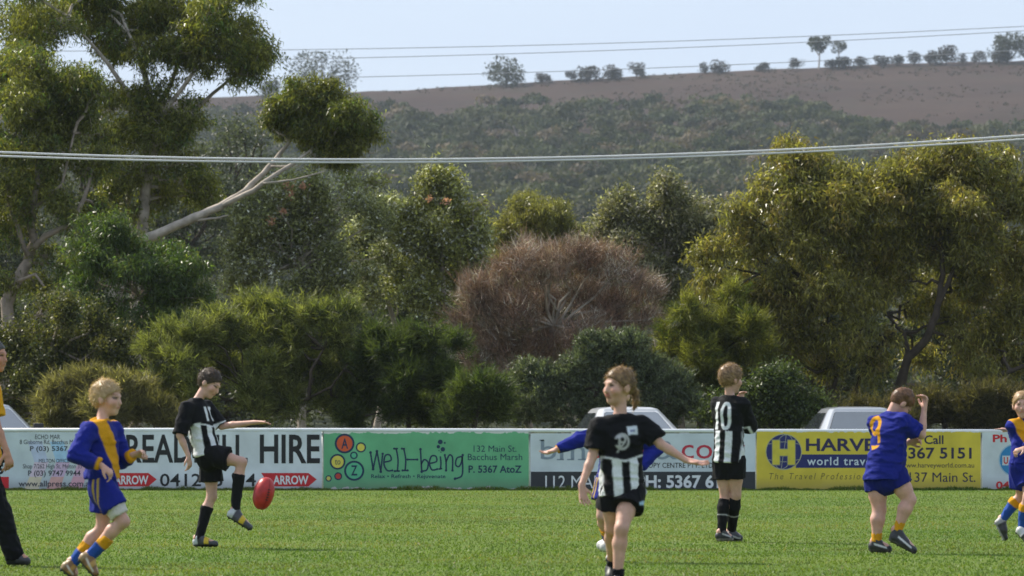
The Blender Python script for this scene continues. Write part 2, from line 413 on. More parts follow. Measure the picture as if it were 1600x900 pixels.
def board_mat(name, col, chip=(0.62, 0.63, 0.62), z0=0, z1=1, x0=0, x1=1, chips=0.0, var=0.05):
    m, n, l, b = new_mat(name)
    b.inputs['Roughness'].default_value = 0.45; b.inputs['Specular IOR Level'].default_value = 0.35
    tc = n.new('ShaderNodeTexCoord'); nz = n.new('ShaderNodeTexNoise'); nz.inputs['Scale'].default_value = 2.2; nz.inputs['Detail'].default_value = 7
    l.new(tc.outputs['Object'], nz.inputs['Vector'])
    mr = n.new('ShaderNodeMapRange'); mr.inputs['From Min'].default_value = .3; mr.inputs['From Max'].default_value = .7
    mr.inputs['To Min'].default_value = 1 - var * 2; mr.inputs['To Max'].default_value = 1 + var; l.new(nz.outputs['Fac'], mr.inputs['Value'])
    mx = n.new('ShaderNodeMix'); mx.data_type = 'RGBA'; mx.blend_type = 'MULTIPLY'; mx.inputs['Factor'].default_value = 1
    mx.inputs['A'].default_value = (*col, 1); l.new(mr.outputs['Result'], mx.inputs['B'])
    # chipped paint along the top and bottom edges, splash dirt along the foot
    sp = n.new('ShaderNodeSeparateXYZ'); l.new(tc.outputs['Object'], sp.inputs['Vector'])
    def edge(zr, wdt):
        a = n.new('ShaderNodeMath'); a.operation = 'SUBTRACT'; l.new(sp.outputs['Z'], a.inputs[0]); a.inputs[1].default_value = zr
        c = n.new('ShaderNodeMath'); c.operation = 'ABSOLUTE'; l.new(a.outputs[0], c.inputs[0])
        r = n.new('ShaderNodeMapRange'); r.inputs['From Min'].default_value = 0; r.inputs['From Max'].default_value = wdt
        r.inputs['To Min'].default_value = 1; r.inputs['To Max'].default_value = 0; l.new(c.outputs[0], r.inputs['Value']); return r.outputs['Result']
    ch = n.new('ShaderNodeTexNoise'); ch.inputs['Scale'].default_value = 7; ch.inputs['Detail'].default_value = 5; l.new(tc.outputs['Object'], ch.inputs['Vector'])
    add = n.new('ShaderNodeMath'); add.operation = 'MAXIMUM'; l.new(edge(z1, 0.10), add.inputs[0]); l.new(edge(z0, 0.16), add.inputs[1])
    mu = n.new('ShaderNodeMath'); mu.operation = 'MULTIPLY'; l.new(add.outputs[0], mu.inputs[0]); l.new(ch.outputs['Fac'], mu.inputs[1])
    gt = n.new('ShaderNodeMapRange'); gt.inputs['From Min'].default_value = 0.53 - chips; gt.inputs['From Max'].default_value = 0.56 - chips; l.new(mu.outputs[0], gt.inputs['Value'])
    m2 = n.new('ShaderNodeMix'); m2.data_type = 'RGBA'; m2.inputs['B'].default_value = (*chip, 1)
    l.new(gt.outputs['Result'], m2.inputs['Factor']); l.new(mx.outputs['Result'], m2.inputs['A'])
    dm = n.new('ShaderNodeMath'); dm.operation = 'MULTIPLY'; l.new(edge(z0, 0.22), dm.inputs[0]); l.new(nz.outputs['Fac'], dm.inputs[1])
    m3 = n.new('ShaderNodeMix'); m3.data_type = 'RGBA'; m3.inputs['B'].default_value = (0.17, 0.14, 0.09, 1)
    l.new(dm.outputs[0], m3.inputs['Factor']); l.new(m2.outputs['Result'], m3.inputs['A'])
    l.new(m3.outputs['Result'], b.inputs['Base Color'])
    return m

INK = {}
def ink(col):
    k = tuple(col)
    if k not in INK: INK[k] = plain('paint_%d' % len(INK), col, 0.5, 0.3, var=0.10, scale=9)
    return INK[k]
NAVY, BLACK, RED, WHITE, GREY = (0.018, 0.02, 0.085), (0.016, 0.016, 0.02), (0.55, 0.02, 0.03), (0.75, 0.76, 0.78), (0.22, 0.27, 0.34)
TEAL = (0.012, 0.035, 0.085)

PENDING = []
def text(board, s, x0, x1, y0, y1, col, bold=0.02, shear=0.0, lift=0.0, spacing=1.0, name='lettering'):
    """lettering filling the photo-pixel box x0..x1, y0..y1 on a board"""
    cu = bpy.data.curves.new(name, 'FONT'); cu.body = s; cu.offset = bold; cu.shear = shear; cu.space_character = spacing
    cu.resolution_u = 3; cu.extrude = 0.0
    o = bpy.data.objects.new(name, cu); COL.objects.link(o)
    PENDING.append((o, board, x0, x1, y0, y1, col, lift, name))
def flush_text():
    bpy.context.view_layer.update(); dg = bpy.context.evaluated_depsgraph_get()
    done = []
    for o, *_ in PENDING: done.append(bpy.data.meshes.new_from_object(o.evaluated_get(dg)))
    for me, (o, board, x0, x1, y0, y1, col, lift, name) in zip(done, PENDING):
        n = len(me.vertices); v = np.empty(n * 3, np.float32); me.vertices.foreach_get('co', v); v = v.reshape(-1, 3)
        lo, hi = v.min(0), v.max(0); q = np.zeros_like(v)
        q[:, 0] = fx(x0) + (v[:, 0] - lo[0]) / (hi[0] - lo[0]) * (fx(x1) - fx(x0))
        q[:, 2] = fz(y1) + (v[:, 1] - lo[1]) / (hi[1] - lo[1]) * (fz(y0) - fz(y1))
        q[:, 1] = -0.0165 - lift
        me.vertices.foreach_set('co', q.ravel()); me.materials.clear(); me.update()
        cu = o.data; bpy.data.objects.remove(o); bpy.data.curves.remove(cu)
        if y1 - y0 < 10: link(name, me, ink(col), board); continue
        # big lettering: every letter a piece of its own
        par = list(range(n))
        def find(i):
            while par[i] != i: par[i] = par[par[i]]; i = par[i]
            return i
        faces = [tuple(p.vertices) for p in me.polygons]
        for f in faces:
            r0 = find(f[0])
            for i in f[1:]: par[find(i)] = r0
        comp = {}
        for f in faces: comp.setdefault(find(f[0]), []).append(f)
        spans = []
        for fs in comp.values():
            xs = q[[i for f in fs for i in f], 0]; spans.append([xs.min(), xs.max(), fs])
        spans.sort(key=lambda t: t[0]); merged = []
        for t in spans:
            if merged and t[0] < merged[-1][1] - 0.002: merged[-1][1] = max(merged[-1][1], t[1]); merged[-1][2] = merged[-1][2] + t[2]
            else: merged.append(list(t))
        for x_, X_, fs in merged:
            ids = sorted({i for f in fs for i in f}); mp = {i: k for k, i in enumerate(ids)}
            m2 = bpy.data.meshes.new('letter'); m2.from_pydata([tuple(map(float, q[i])) for i in ids], [], [tuple(mp[i] for i in f) for f in fs]); m2.update()
            link('letter', m2, ink(col), board)
        bpy.data.meshes.remove(me)
    PENDING.clear()

def board(x0, x1, y0, y1, col, label, chips=0.0, var=0.09):
    b = tag(empty('advertising_board', (0, FD, 0)), label, 'sign', 'advertising boards along the boundary fence')
    z0, z1 = fz(y1), fz(y0)
    mt = board_mat('board_paint', col, z0=z0, z1=z1, chips=chips, var=var)
    mb = MB(); n = 9
    # sheet with a slight waviness, 14 mm deep
    rings = []
    for i in range(n + 1):
        x = fx(x0) + (fx(x1) - fx(x0)) * i / n; w = 0.002 * math.sin(i * 2.1 + x0)
        rings.append([(x, -0.014 + 0, z0 + w), (x, 0.0, z0 + w), (x, 0.0, z1 + w * .6), (x, -0.014, z1 + w * .6)])
    mb.loft(rings); mb.build('panel', mt, b)
    return b
def shape(b, pts, col, lift=0.0, name='emblem'):
    mb = MB(); mb.poly([(fx(px), -0.0150 - lift, fz(py)) for px, py in pts])
    return mb.build(name, ink(col), b)
def disc(b, px, py, r, col, lift=0.0, r_in=0.0, name='emblem', n=28):
    mb = MB(); an = [2 * math.pi * i / n for i in range(n)]
    y = -0.0150 - lift
    if r_in <= 0: mb.poly([(fx(px + r * math.cos(a)), y, fz(py - r * math.sin(a))) for a in an])
    else:
        for i in range(n):
            a, c = an[i], an[(i + 1) % n]
            mb.poly([(fx(px + q * math.cos(t)), y, fz(py - q * math.sin(t))) for q, t in ((r_in, a), (r, a), (r, c), (r_in, c))])
    return mb.build(name, ink(col), b)
def stroke(b, pts, w, col, lift=0.0015, name='lettering'):
    """painted line of width w (photo pixels) through smooth points"""
    pts = [Vector((p[0], p[1])) for p in pts]; out = []
    for i in range(len(pts) - 1):
        p0, p1, p2, p3 = pts[max(i - 1, 0)], pts[i], pts[i + 1], pts[min(i + 2, len(pts) - 1)]
        for k in range(6):
            t = k / 6; out.append(0.5 * ((2 * p1) + (p2 - p0) * t + (2 * p0 - 5 * p1 + 4 * p2 - p3) * t * t + (3 * p1 - p0 - 3 * p2 + p3) * t ** 3))
    out.append(pts[-1]); L, R = [], []
    for i, p in enumerate(out):
        t = out[min(i + 1, len(out) - 1)] - out[max(i - 1, 0)]
        if t.length < 1e-6: t = Vector((1, 0))
        t.normalize(); q = Vector((-t.y, t.x)) * w / 2; L.append(p + q); R.append(p - q)
    return L, R
def strokes(b, lines, w, col, lift=0.0015, name='lettering', dots=()):
    mb = MB()
    for pts in lines:
        L, R = stroke(b, pts, w, col)
        for i in range(len(L) - 1):
            mb.poly([(fx(q.x), -0.0150 - lift, fz(q.y)) for q in (L[i], L[i + 1], R[i + 1], R[i])])
    for k, (px, py, r) in enumerate(dots):
        mb.poly([(fx(px + r * math.cos(a * math.pi / 5)), -0.0155 - lift - 0.0004 * (k % 3), fz(py - r * math.sin(a * math.pi / 5))) for a in range(10)])
    return mb.build(name, ink(col), b)

# 1: printing firm's board with faded colour stripes, at the left edge
b1 = board(-150, 163, 675, 767, (0.56, 0.63, 0.68), 'pale board with faded colour stripes, phone numbers and web address at the left edge')
for i, x in enumerate((58, 92, 126)):
    cols = ((0.50, 0.56, 0.74), (0.38, 0.58, 0.80), (0.54, 0.52, 0.72))
    shape(b1, [(x - 14, 690), (x + 8, 690), (x + 18, 722), (x - 4, 722)], cols[i], 0.0006, 'stripe')
    shape(b1, [(x - 4, 722), (x + 18, 722), (x + 8, 745), (x - 12, 745)], ((0.66, 0.54, 0.66), (0.60, 0.44, 0.62), (0.64, 0.40, 0.56))[i], 0.0006, 'stripe')
    shape(b1, [(x - 12, 745), (x + 8, 745), (x + 2, 766), (x - 20, 766)], ((0.66, 0.58, 0.44), (0.66, 0.38, 0.36), (0.66, 0.36, 0.44))[i], 0.0006, 'stripe')
for s, a, c, t, u, bo in (('ECHO MAR', 55, 94, 679, 686, 0.0), ('8 Gisborne Rd, Bacchus Mar', 31, 121, 687, 695, 0.0), ('P (03) 5367 64', 47, 122, 697, 707, 0.015),
                          ('MELTON OFFICE', 61, 108, 717, 723, 0.0), ('Shop 7/262 High St, Melton 33', 36, 128, 725, 734, 0.0), ('P (03) 9747 9944', 44, 126, 735, 746, 0.015),
                          ('www.allpress.com.au', 29, 146, 751, 763, 0.012)):
    text(b1, s, a, c, t, u, (0.05, 0.05, 0.07), bo, lift=0.002)
text(b1, 'SS', -18, 6, 724, 741, BLACK, 0.03)
shape(b1, [(-110, 745), (14, 745), (14, 763), (-110, 763)], RED, 0.0, 'red_band')
# 2: treadmill hire
b2 = board(165, 503, 674, 767, (0.66, 0.70, 0.76), 'white board with tall black TREADMILL HIRE lettering and red arrows')
text(b2, 'TREADMILL', 169, 387, 679, 723, BLACK, 0.02)
text(b2, 'HIRE', 406, 500, 679, 724, BLACK, 0.022)
text(b2, '0412  5  14', 250, 400, 740, 760, BLACK, 0.012)
for x0, x1 in ((160, 245), (408, 495)):
    shape(b2, [(x0, 739), (x1 - 13, 739), (x1, 749), (x1 - 13, 760), (x0 + 5, 760), (x0 + 12, 755), (x0 + 8, 750)], RED, 0.0, 'red_arrow')
    text(b2, 'ARROW', x0 + 19, x1 - 13, 743, 757, WHITE, 0.025, lift=0.002)
# 3: green well-being board
GREEN = (0.135, 0.43, 0.225)
b3 = board(506, 826, 674.5, 766, GREEN, 'green board with coloured bubbles and well-being lettering', chips=0.16)
for x, y, r, w_, c in ((538.5, 693, 15.5, 3.2, (0.62, 0.10, 0.035)), (564, 699, 8, 2.2, (0.68, 0.58, 0.10)), (527.5, 721.5, 12.3, 2.8, (0.68, 0.58, 0.10)),
                       (528.5, 744, 6.2, 2.0, (0.50, 0.05, 0.04)), (513.5, 747.5, 5, 1.8, (0.60, 0.55, 0.12)), (553, 711.5, 6.0, 2.2, (0.10, 0.45, 0.26)), (553.5, 735.5, 15.8, 3.2, (0.10, 0.45, 0.26))):
    disc(b3, x, y, r - 0.8, c, 0.0008, name='bubble'); disc(b3, x, y, r, TEAL, 0.0018, r - w_, name='bubble_ring')
text(b3, 'A', 533.5, 544, 685, 701, TEAL, 0.02, lift=0.002)
text(b3, 'to', 523.5, 532, 718, 726, TEAL, 0.0, lift=0.002)
text(b3, 'Z', 548.5, 558.5, 727, 743, TEAL, 0.02, lift=0.002)
# hand-drawn lettering: stems with ball ends
WL = [[(579, 707), (583, 733)], [(583, 733), (589, 705)], [(589, 705), (595, 737)], [(595, 737), (598, 709)],
      [(601, 722), (611, 719), (609, 711), (602, 712), (600, 725), (605, 735), (613, 735)],
      [(619, 701), (622, 718), (621, 736)], [(631, 701), (634, 718), (633, 735)], [(616, 701), (622, 701)], [(628, 701), (633, 701)], [(617, 736), (625, 736)], [(629, 735), (637, 735)],
      [(637, 718), (652, 718)],
      [(657, 702), (658, 720), (659, 737)], [(658, 726), (663, 718), (669, 723), (667, 734), (660, 736)],
      [(672, 724), (682, 721), (681, 713), (674, 713), (671, 724), (675, 734), (683, 733)],
      [(688, 713), (689, 724), (688, 733)], [(685, 733), (691, 732)],
      [(695, 711), (697, 722), (697, 735)], [(697, 722), (702, 711), (707, 715), (707, 734)],
      [(722, 713), (714, 716), (712, 726), (717, 729), (721, 722), (723, 711)], [(722, 714), (723, 732), (721, 744), (711, 748)]]
DT = [(579, 707, 2.2), (589, 705, 2.2), (598, 709, 2.0), (583, 733, 2.2), (595, 737, 2.2), (616, 701, 1.8), (628, 701, 1.8), (617, 736, 1.8), (629, 735, 1.8), (637, 735, 1.8), (637, 718, 1.9), (652, 718, 1.9),
      (657, 702, 2.2), (659, 737, 2.2), (613, 735, 1.8), (683, 733, 1.8), (695, 711, 1.8), (697, 735, 2), (707, 735, 2), (723, 711, 2), (711, 748, 2.2),
      (688, 690.5, 3.8), (695, 692, 1.6), (685, 698, 2.8), (692, 702, 3.6), (686, 704, 1.0), (689, 706.5, 1.0)]
for grp, dts in (((0, 1, 2, 3), DT[:5]), ((4,), DT[14:15]), ((5, 7, 9), (DT[5], DT[7])), ((6, 8, 10), (DT[6], DT[8], DT[9])), ((11,), DT[10:12]), ((12, 13), DT[12:14]), ((14,), DT[15:16]), ((15, 16), ()), ((17, 18), DT[16:19]), ((19, 20), DT[19:21])):
    strokes(b3, [WL[i] for i in grp], 2.5, TEAL, dots=dts, name='letter')
for dt in DT[21:]: disc(b3, dt[0], dt[1], dt[2], TEAL, 0.0015, name='small_bubble', n=14)
text(b3, 'Relax \u2022 Refresh \u2022 Rejuvenate', 580, 696, 741, 749, TEAL, 0.012)
text(b3, '132 Main St.', 740, 807, 696, 706, TEAL, 0.0); text(b3, 'Bacchus Marsh', 731, 816, 709, 719, TEAL, 0.0); text(b3, 'P. 5367 AtoZ', 732, 815, 727, 739, TEAL, 0.022)
# 4: print and copy centre
b4 = board(829, 1180.5, 677, 766, (0.60, 0.66, 0.72), 'white board with grey and red copy-centre lettering above a black phone band')
shape(b4, [(829.5, 737), (1180, 737), (1180, 766), (829.5, 766)], (0.035, 0.037, 0.045), 0.0, 'black_band')
text(b4, 'bm', 845, 914, 687, 718, GREY, 0.0); text(b4, 'print', 921, 1016, 689, 726, (0.50, 0.03, 0.06), 0.0); text(b4, '&', 1024, 1058, 689, 718, GREY, 0.0)
text(b4, 'copy', 1065, 1164, 695, 727, (0.50, 0.03, 0.06), 0.0)
for x0_, x1_, y_ in ((843, 850, 688), (870, 881, 718), (886, 897, 718), (903, 915, 718)): strokes(b4, [[(x0_, y_), (x1_, y_)]], 2.0, GREY, name='serif')
text(b4, 'PRINT & COPY CENTRE PTY. LTD.', 967, 1116, 723, 731, BLACK, 0.006, lift=0.001)
text(b4, '112 MAIN ST', 852, 985, 743, 763, WHITE, 0.0, lift=0.002); text(b4, 'PH: 5367 61', 995, 1124, 742, 763, WHITE, 0.03, lift=0.002)
# 5: yellow travel board
b5 = board(1182.5, 1532, 674.5, 766, (0.68, 0.53, 0.050), 'yellow travel agency board with blue globe emblem and phone number', chips=0.03)
disc(b5, 1224.5, 706, 28.5, (0.02, 0.025, 0.14), 0.0, name='globe'); disc(b5, 1224.5, 706, 28.5, (0.45, 0.42, 0.25), 0.0012, 27.2, 'globe_ring')
gl = []
for k in (-0.55, 0.0, 0.55):
    gl.append([(1224.5 + 27 * k * math.cos(t) + 4 * math.sin(t), 706 - 27 * math.sin(t)) for t in [math.pi * (i / 8 - 0.5) for i in range(9)]])
for k in (-12, 12): gl.append([(1224.5 - math.sqrt(27**2 - k*k) * 1, 706 + k), (1224.5, 706 + k * 1.3), (1224.5 + math.sqrt(27**2 - k*k), 706 + k)])
strokes(b5, gl, 0.9, (0.35, 0.35, 0.28), 0.0008, 'globe_line')
shape(b5, [(1248, 710), (1370, 710), (1370, 731), (1243, 731)], (0.02, 0.025, 0.14), 0.0006, 'blue_band')
for lift, g, c in ((0.0022, 1.2, (0.25, 0.24, 0.2)), (0.0034, 0.0, (0.62, 0.52, 0.06))):
    mb = MB()
    for q in ([(1207 - g, 688 - g), (1218 + g, 688 - g), (1218 + g, 726 + g), (1207 - g, 726 + g)], [(1231 - g, 688 - g), (1242 + g, 688 - g), (1242 + g, 726 + g), (1231 - g, 726 + g)], [(1218 + g, 702 - g), (1231 - g, 702 - g), (1231 - g, 712 + g), (1218 + g, 712 + g)]):
        mb.poly([(fx(a), -0.0150 - lift, fz(c_)) for a, c_ in q])
    mb.build('emblem_letter', ink(c), b5)
text(b5, 'HARVEY', 1259, 1390, 685, 705, (0.03, 0.025, 0.09), 0.025); text(b5, 'world travel', 1261, 1366, 714, 727, (0.6, 0.66, 0.74), 0.012, lift=0.002, spacing=1.15)
text(b5, 'The Travel Professionals', 1202, 1372, 739, 749, (0.16, 0.13, 0.04), -0.004, shear=0.25, spacing=1.35)
text(b5, 'Call', 1444, 1474, 680, 694, (0.03, 0.025, 0.06), 0.02); text(b5, '5367 5151', 1405, 1518, 699, 717, (0.03, 0.025, 0.06), 0.022)
text(b5, 'www.harveyworld.com.au', 1408, 1522, 723, 733, (0.09, 0.07, 0.05), 0.004); text(b5, '137 Main St.', 1421, 1524, 738, 753, (0.03, 0.025, 0.06), 0.0)
# 6: white board at the right edge
b6 = board(1534.5, 1890, 675, 766, (0.64, 0.69, 0.74), 'white board with red lettering and blue round emblem at the right edge')
text(b6, 'Ph', 1551, 1573, 679, 691, RED, 0.03); text(b6, '04', 1556, 1577, 752, 764, RED, 0.03)
disc(b6, 1586, 719, 26, (0.35, 0.5, 0.62), 0.0, name='emblem'); disc(b6, 1586, 719, 24, (0.03, 0.22, 0.50), 0.001, name='emblem')
shape(b6, [(1566, 712), (1606, 712), (1606, 727), (1566, 727)], (0.6, 0.65, 0.7), 0.002, 'emblem_band'); text(b6, 'U', 1568, 1575, 714, 725, RED, 0.03, lift=0.003)
flush_text()
# kick board of old timber showing under the panels
# ------------------------------------------------------------------ trees and shrubs
TRI = [0]
STY = {   # leaf length, width, leaves per tuft, tuft radius, droop mode, material
    'gum':     dict(L=(0.065, 0.115), W=(0.018, 0.028), per=36, tr=0.16, mode='droop', mat=M_gum),
    'grey':    dict(L=(0.06, 0.105), W=(0.030, 0.048), per=22, tr=0.22, mode='any', mat=M_dull),
    'feather': dict(L=(0.10, 0.20), W=(0.010, 0.016), per=44, tr=0.16, mode='spray', mat=M_soft),
    'broad':   dict(L=(0.045, 0.08), W=(0.026, 0.040), per=30, tr=0.17, mode='any', mat=M_dull),
    'twig':    dict(L=(0.12, 0.28), W=(0.007, 0.012), per=24, tr=0.16, mode='up', mat=M_twig),
    'tight':   dict(L=(0.045, 0.085), W=(0.014, 0.022), per=44, tr=0.10, mode='spray', mat=M_dull),
}
def bend(a, b, k=3, amp=0.12):
    a, b = np.array(a, float), np.array(b, float); L = np.linalg.norm(b - a)
    out = [a]
    for i in range(1, k):
        t = i / k; out.append(a + (b - a) * t + RNG.normal(size=3) * amp * L * 0.5)
    return out + [b]

def tree(name, label, cat, d, style, puffs, cols, n, base, limbs=(), group=None, bark=None, gap=0.36, flat=0.85, depth=0.8,
         shell=0.5, twigs=1.0, size=1.0, blossoms=None, trunk_r=0.10, up=0.25, lumps=7):
    """puffs: (px, py, r_px[, depth offset m]); limbs: polylines of (px, py, r_px, depth offset); base: (px, depth offset)"""
    s = STY[style]; bark = bark or M_bark_dark; mpp = d / FPX
    bx = (base[0] - CX) * mpp; by = d + (base[1] if len(base) > 1 else 0)
    root = tag(empty(name, (bx, by, 0)), label, cat, group)
    org = np.array([bx, by, 0.0])
    pc, pr = [], []
    for i, q in enumerate(puffs):
        r = q[2] * mpp; dd = q[3] if len(q) > 3 else RNG.normal() * r * depth
        c = P(q[0], q[1], d); c[1] += dd; pc.append(c); pr.append(r)
        if r > 0.45:                                      # the crown's far half
            for _ in range(1):
                c2 = c + np.array([RNG.normal() * r * .4, abs(RNG.normal()) * r + 0.6 * r, RNG.normal() * r * 0.25 - 0.1 * r]); pc.append(c2); pr.append(r * 0.9)
    pc, pr = np.array(pc), np.array(pr)
    # every puff breaks up into smaller, uneven clumps
    cc, cr, par = [], [], []
    for i in range(len(pr)):
        m_ = lumps if pr[i] > 0.22 else 3
        for _ in range(m_):
            v = unit(RNG.normal(size=3) + np.array([0, -.1, .15])); cc.append(pc[i] + v * pr[i] * RNG.uniform(.35, .80) * np.array([1, 1, flat])); cr.append(pr[i] * RNG.uniform(.30, .58)); par.append(i)
    if lumps: cc, cr, par = np.array(cc), np.array(cr), np.array(par)
    else: cc, cr, par = pc, pr, np.arange(len(pr))
    # --- woody parts
    mbt = MB(); ends = []
    lw = []
    for L in limbs:
        pts = []; rad = []
        for q in L:
            c = P(q[0], q[1], d); c[1] += q[3] if len(q) > 3 else 0; pts.append(c - org); rad.append(q[2] * mpp)
        # finer, slightly crooked polyline
        fp, fr = [], []
        for i in range(len(pts) - 1):
            for k in range(4):
                t = k / 4; j = RNG.normal(size=3) * rad[i] * (0.16 if (i or k) else 0)
                fp.append(pts[i] * (1 - t) + pts[i + 1] * t + j); fr.append((rad[i] * (1 - t) + rad[i + 1] * t) * RNG.uniform(.9, 1.1))
        fp.append(pts[-1]); fr.append(rad[-1]); lw.append((fp, fr)); ends += fp[len(fp) // 3:]
    if not lw:
        top = pc[np.argmax(pc[:, 2] + pr)] - org; mid = pc.mean(0) - org
        fp = bend((0, 0, -0.1), mid * np.array([.8, .8, 0.9]), 4, 0.08); fr = list(np.linspace(trunk_r, trunk_r * 0.45, len(fp))); lw.append((fp, fr)); ends += fp[1:]
    for i, (fp, fr) in enumerate(lw):
        m_ = MB(); m_.tube(fp, fr, 8); m_.build('trunk' if i == 0 else 'limb', bark, root, smooth=True)
    E = np.array(ends)
    tw = MB()
    # --- tufts
    n = int(n * 1.32); per = s['per']; nt = max(8, int(n / per)); wgt = cr ** 2; k = RNG.choice(len(cr), nt * 3, p=wgt / wgt.sum())
    v = unit(RNG.normal(size=(nt * 3, 3)) + np.array([0, -0.15, up])); f = 1 - shell * RNG.random(nt * 3) ** 1.4 + (0.0 if style == 'tight' else 0.16) * np.clip(RNG.normal(size=nt * 3), 0, 2)
    tc = cc[k] + v * (cr[k] * f)[:, None] * np.array([1, 1, flat])
    g = 0.5 * fbm2(tc[:, 0] + tc[:, 1] * .7, tc[:, 2] * 1.3, 0.8, 41, 2) + 0.5 * fbm2(tc[:, 0], tc[:, 1] + tc[:, 2] * .8, 0.7, 43, 2)
    ok = (g > gap - 0.02) & (tc[:, 2] > 0.08); idx = np.nonzero(ok)[0][:nt]
    tc, k, v, g = tc[idx], k[idx], v[idx], g[idx]; nt = len(tc)
    for i in range(len(pr)):                                  # branch to every puff, twigs inside it
        c = pc[i] - org; e = E[np.argmin(((E - c) ** 2).sum(1) + 0.6 * np.clip(E[:, 2] - c[2], 0, None) ** 2)]
        r0 = min(0.045, 0.03 + pr[i] * 0.01) * size
        tw.tube(bend(e, c, 4, 0.10), list(np.linspace(r0, r0 * 0.4, 5)), 5, False)
        mem = np.nonzero(par[k] == i)[0]
        for j in mem[:int(min(len(mem), 14) * twigs)]:
            tw.tube(bend(c + RNG.normal(size=3) * pr[i] * 0.15, tc[j] - org, 2, 0.16), [r0 * 0.36, r0 * .24, 0.003], 3, False)
    tw.build('branches', bark, root)
    # --- leaves
    N = nt * per; ti = np.repeat(np.arange(nt), per)
    tr = s['tr'] * size * (0.7 + 0.6 * RNG.random(nt))
    off = RNG.normal(size=(N, 3)) * tr[ti][:, None] * 0.62
    if s['mode'] == 'droop':
        off[:, 2] *= 0.75; ax = unit(RNG.normal(size=(N, 3)) * 0.55 + v[ti] * 0.25 + np.array([0, 0, -0.75]))
    elif s['mode'] == 'spray':
        tdir = unit(v + np.array([0, 0, 0.55]) + RNG.normal(size=v.shape) * 0.35)
        off = tdir[ti] * (RNG.random((N, 1)) - 0.35) * tr[ti][:, None] * 2.0 + RNG.normal(size=(N, 3)) * tr[ti][:, None] * 0.28
        ax = unit(tdir[ti] * 0.9 + RNG.normal(size=(N, 3)) * 0.5)
    elif s['mode'] == 'up':
        tdir = unit(unit(tc - org + np.array([0, 0, 0.3])) * 0.9 + v * .4 + RNG.normal(size=v.shape) * 0.35); ax = unit(tdir[ti] + RNG.normal(size=(N, 3)) * 0.42)
    else:
        ax = unit(RNG.normal(size=(N, 3)) + v[ti] * 0.4)
    c = tc[ti] + off - org
    L = RNG.uniform(*s['L'], N) * size * 1.12; Wd = RNG.uniform(*s['W'], N) * size * 1.15
    Q = leaf_tris(c, ax, L, Wd, v[ti] if style == 'tight' else None)
    cols = [np.array(x) for x in cols]; tcol = RNG.random(nt)
    pcol = RNG.random(len(cr))[k] * 0.6 + tcol * 0.4
    base_c = cols[0] * (1 - pcol)[:, None] + cols[1] * pcol[:, None]
    if len(cols) > 2: base_c = np.where((RNG.random(nt) < 0.16)[:, None], cols[2], base_c)
    C = base_c[ti] * np.exp(RNG.normal(size=(N, 1)) * 0.42 + .10)
    me = np_mesh('crown', Q.reshape(-1, 3), np.arange(3 * N).reshape(-1, 3), col=np.repeat(C, 3, 0))
    link('crown', me, s['mat'], root); TRI[0] += N
    if blossoms:
        for (px, py, r) in blossoms:
            b = P(px, py, d - 1.0) - org; nb = 26
            cc = b + RNG.normal(size=(nb, 3)) * r * mpp * 0.5
            Qb = leaf_quads(cc, unit(RNG.normal(size=(nb, 3))), np.full(nb, 0.07), np.full(nb, 0.045))
            colb = np.array([0.50, 0.27, 0.22]) * (0.7 + .6 * RNG.random((nb, 1)))
            link('blossom', np_mesh('blossom', Qb.reshape(-1, 3), np.arange(4 * nb).reshape(-1, 4), col=np.repeat(colb, 4, 0)), M_soft, root)
    return root

def blob(x0, x1, y0, y1, r, n, dome=True):
    """puffs filling a rounded outline in photo pixels"""
    out = []; cx, cy, hx, hy = (x0 + x1) / 2, (y0 + y1) / 2, (x1 - x0) / 2 - r * 0.8, (y1 - y0) / 2 - r * 0.8
    while len(out) < n:
        a, b = random.uniform(-1, 1), random.uniform(-1, 1)
        if (a * a + b * b if (dome and b < 0) else abs(a) ** 4 + abs(b) ** 4) > 1: continue
        rr = r * random.uniform(0.7, 1.2)
        if any((cx + a * hx - q[0]) ** 2 + (cy + b * hy - q[1]) ** 2 < (0.55 * (rr + q[2])) ** 2 for q in out) and random.random() < 0.9: continue
        out.append((cx + a * hx, cy + b * hy, rr))
    return out

OLIVE, GOLD, DEEP, MID = (0.090, 0.106, 0.025), (0.185, 0.178, 0.034), (0.030, 0.048, 0.014), (0.066, 0.100, 0.022)
RUST = (0.16, 0.095, 0.030)
